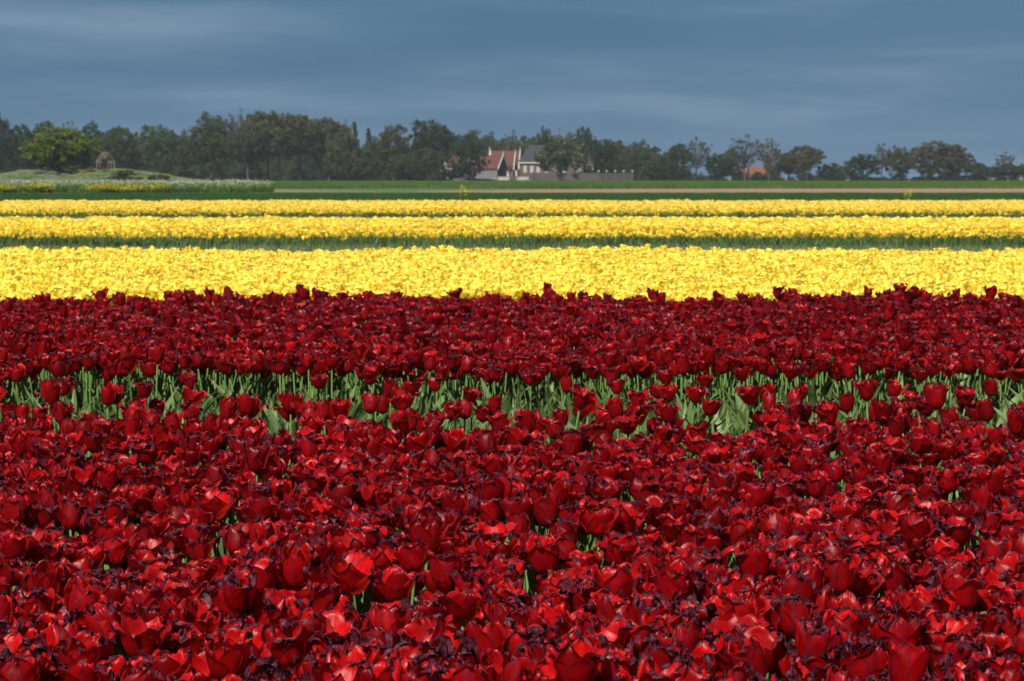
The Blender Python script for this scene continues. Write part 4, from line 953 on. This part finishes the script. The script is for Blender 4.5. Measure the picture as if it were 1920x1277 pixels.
# low bank, wall and pollard before the farm
def bank(mb):
    gx_ = np.linspace(0, 1, 12)
    top = [(ux(834 + 160 * t_, 556), 556 + 1.0 * math.sin(t_ * 9), 0.75 + .2 * math.sin(t_ * 7)) for t_ in gx_]
    low = [(x, y - 5, 0.0) for x, y, z in top]; back = [(x, y + 44, 0.85) for x, y, z in top]
    v = low + top + back; n = 12; mb.add(v, [(i, i + 1, n + i + 1, n + i) for i in range(n - 1)] + [(n + i, n + i + 1, 2 * n + i + 1, 2 * n + i) for i in range(n - 1)])
M['bankm'] = simple('bank_earth', (0.055, 0.055, 0.04), (0.085, 0.08, 0.062), 0.4, 0.95)
mb = MB(); bank(mb); tag(obj('earth_bank', mb.mesh('earth_bank', [M['bankm']], True, False)), kind='structure')
mb = MB(); box(mb, ux(994, 558), ux(1118, 558), 556.5, 600, 0, .82); tag(obj('house_terrace', mb.mesh('terrace', [M['bankm']], False, False)), kind='structure')
gw = empty('garden_wall', (ux(934, 555.4), 555.4, 0)); tag(gw, 'low pale garden wall between the dark gable and the fence', 'wall')
part('wall', lambda mb: box(mb, 0, 7.6, -.15, .15, 0.5, 1.35), 'creamw', gw); part('coping', lambda mb: box(mb, -.05, 7.65, -.2, .2, 1.35, 1.45), 'wallg', gw)
pt = empty('pollard_tree', (ux(957, 553), 553, 0)); tag(pt, 'short grey pollard tree before the cream wall', 'tree')
rr = np.random.default_rng(8)
part('trunk', lambda mb: (tube(mb, [(0, 0, 0), (.05, 0, 1.2), (0, 0, 2.2), (.05, 0, 2.6)], np.array([.34, .26, .34, .2]), 8), [tube(mb, [(0, 0, 2.2), (.5 * math.cos(k), .5 * math.sin(k), 3.0), (.8 * math.cos(k), .8 * math.sin(k), 3.9)], np.array([.14, .09, .04]), 5) for k in range(6)]), 'bark', pt)
mb = MB(); leafquads(mb, np.array([0, 0, 3.1]) + rr.normal(0, 1, (160, 3)) * [.5, .5, .55], .11, rr); obj('crown', mb.mesh('crown', [FM['dark']], False, False), pt)
# white ball on a pole by the barn, and a white lamp-like ball on the shed ridge
for px, py, D, lb in ((900, 281, 575, 'white ball on a thin pole above the round dark tree'), (854, 288, 566, 'small white ball on a pole right of the white gabled house')):
    e_ = empty('ball_finial_pole', (ux(px, D), D, 0.6)); tag(e_, lb, 'pole'); z_ = at(px, py, D).z - .6
    part('pole', lambda mb: tube(mb, [(0, 0, 0), (0, 0, z_ / 2), (0, 0, z_ + .6)], np.array([.06, .05, .03]), 5), 'wht', e_)
    t_ = np.linspace(0, math.pi, 7); part('ball', lambda mb: tube(mb, [(0, 0, z_ - .3 * math.cos(q_)) for q_ in t_], np.maximum(.3 * np.sin(t_), .01), 8), 'wht', e_, True)
# bare timber frame of a little house on the mound
tD = 338; tf = empty('timber_frame', (ux(184, tD), tD, float(mound_z(ux(195, tD), tD)) - .05), R(-52)); tag(tf, 'bare wooden frame of a small gabled hut on the mound', 'frame')
k_ = at(0, 287, tD).z - tf.location.z; eh = k_ * .54; Wf, Lf = 1.9, 1.9
for j, yy in enumerate((0, Wf)):
    for xx in (0, Lf / 2, Lf): part('post', lambda mb: bar(mb, (xx, yy, 0), (xx, yy, eh), .062), 'timber', tf)
    part('beam', lambda mb: bar(mb, (-.1, yy, eh + .07), (Lf + .1, yy, eh + .07), .055), 'timber', tf)
for xx in (0, Lf / 2, Lf):
    for s2 in (-1, 1): part('rafter', lambda mb: bar(mb, (xx, Wf / 2 + s2 * (Wf / 2 + .15), eh + .05), (xx, Wf / 2, k_), .06), 'timber', tf)
    part('tie_beam', lambda mb: bar(mb, (xx, 0, eh - .12), (xx, Wf, eh - .12), .06), 'timber', tf)
part('ridge_beam', lambda mb: bar(mb, (-.1, Wf / 2, k_ + .06), (Lf + .1, Wf / 2, k_ + .06), .05), 'timber', tf)

# ------------------------------------------------------------------ the air
mb = MB(); box(mb, -920, 920, -60, 1620, -1.0, 30.0); me = mb.mesh('haze', [], False, False)
hm_ = bpy.data.materials.new('haze'); hm_.use_nodes = True; t = hm_.node_tree; t.nodes.clear()
pv = t.nodes.new('ShaderNodeVolumePrincipled'); pv.inputs['Color'].default_value = (0.85, 0.92, 1.0, 1); pv.inputs['Density'].default_value = 0.00009; pv.inputs['Anisotropy'].default_value = 0.0
ou = t.nodes.new('ShaderNodeOutputMaterial'); t.links.new(pv.outputs[0], ou.inputs['Volume']); me.materials.append(hm_)
if True:
    tag(obj('haze', me), kind='stuff')
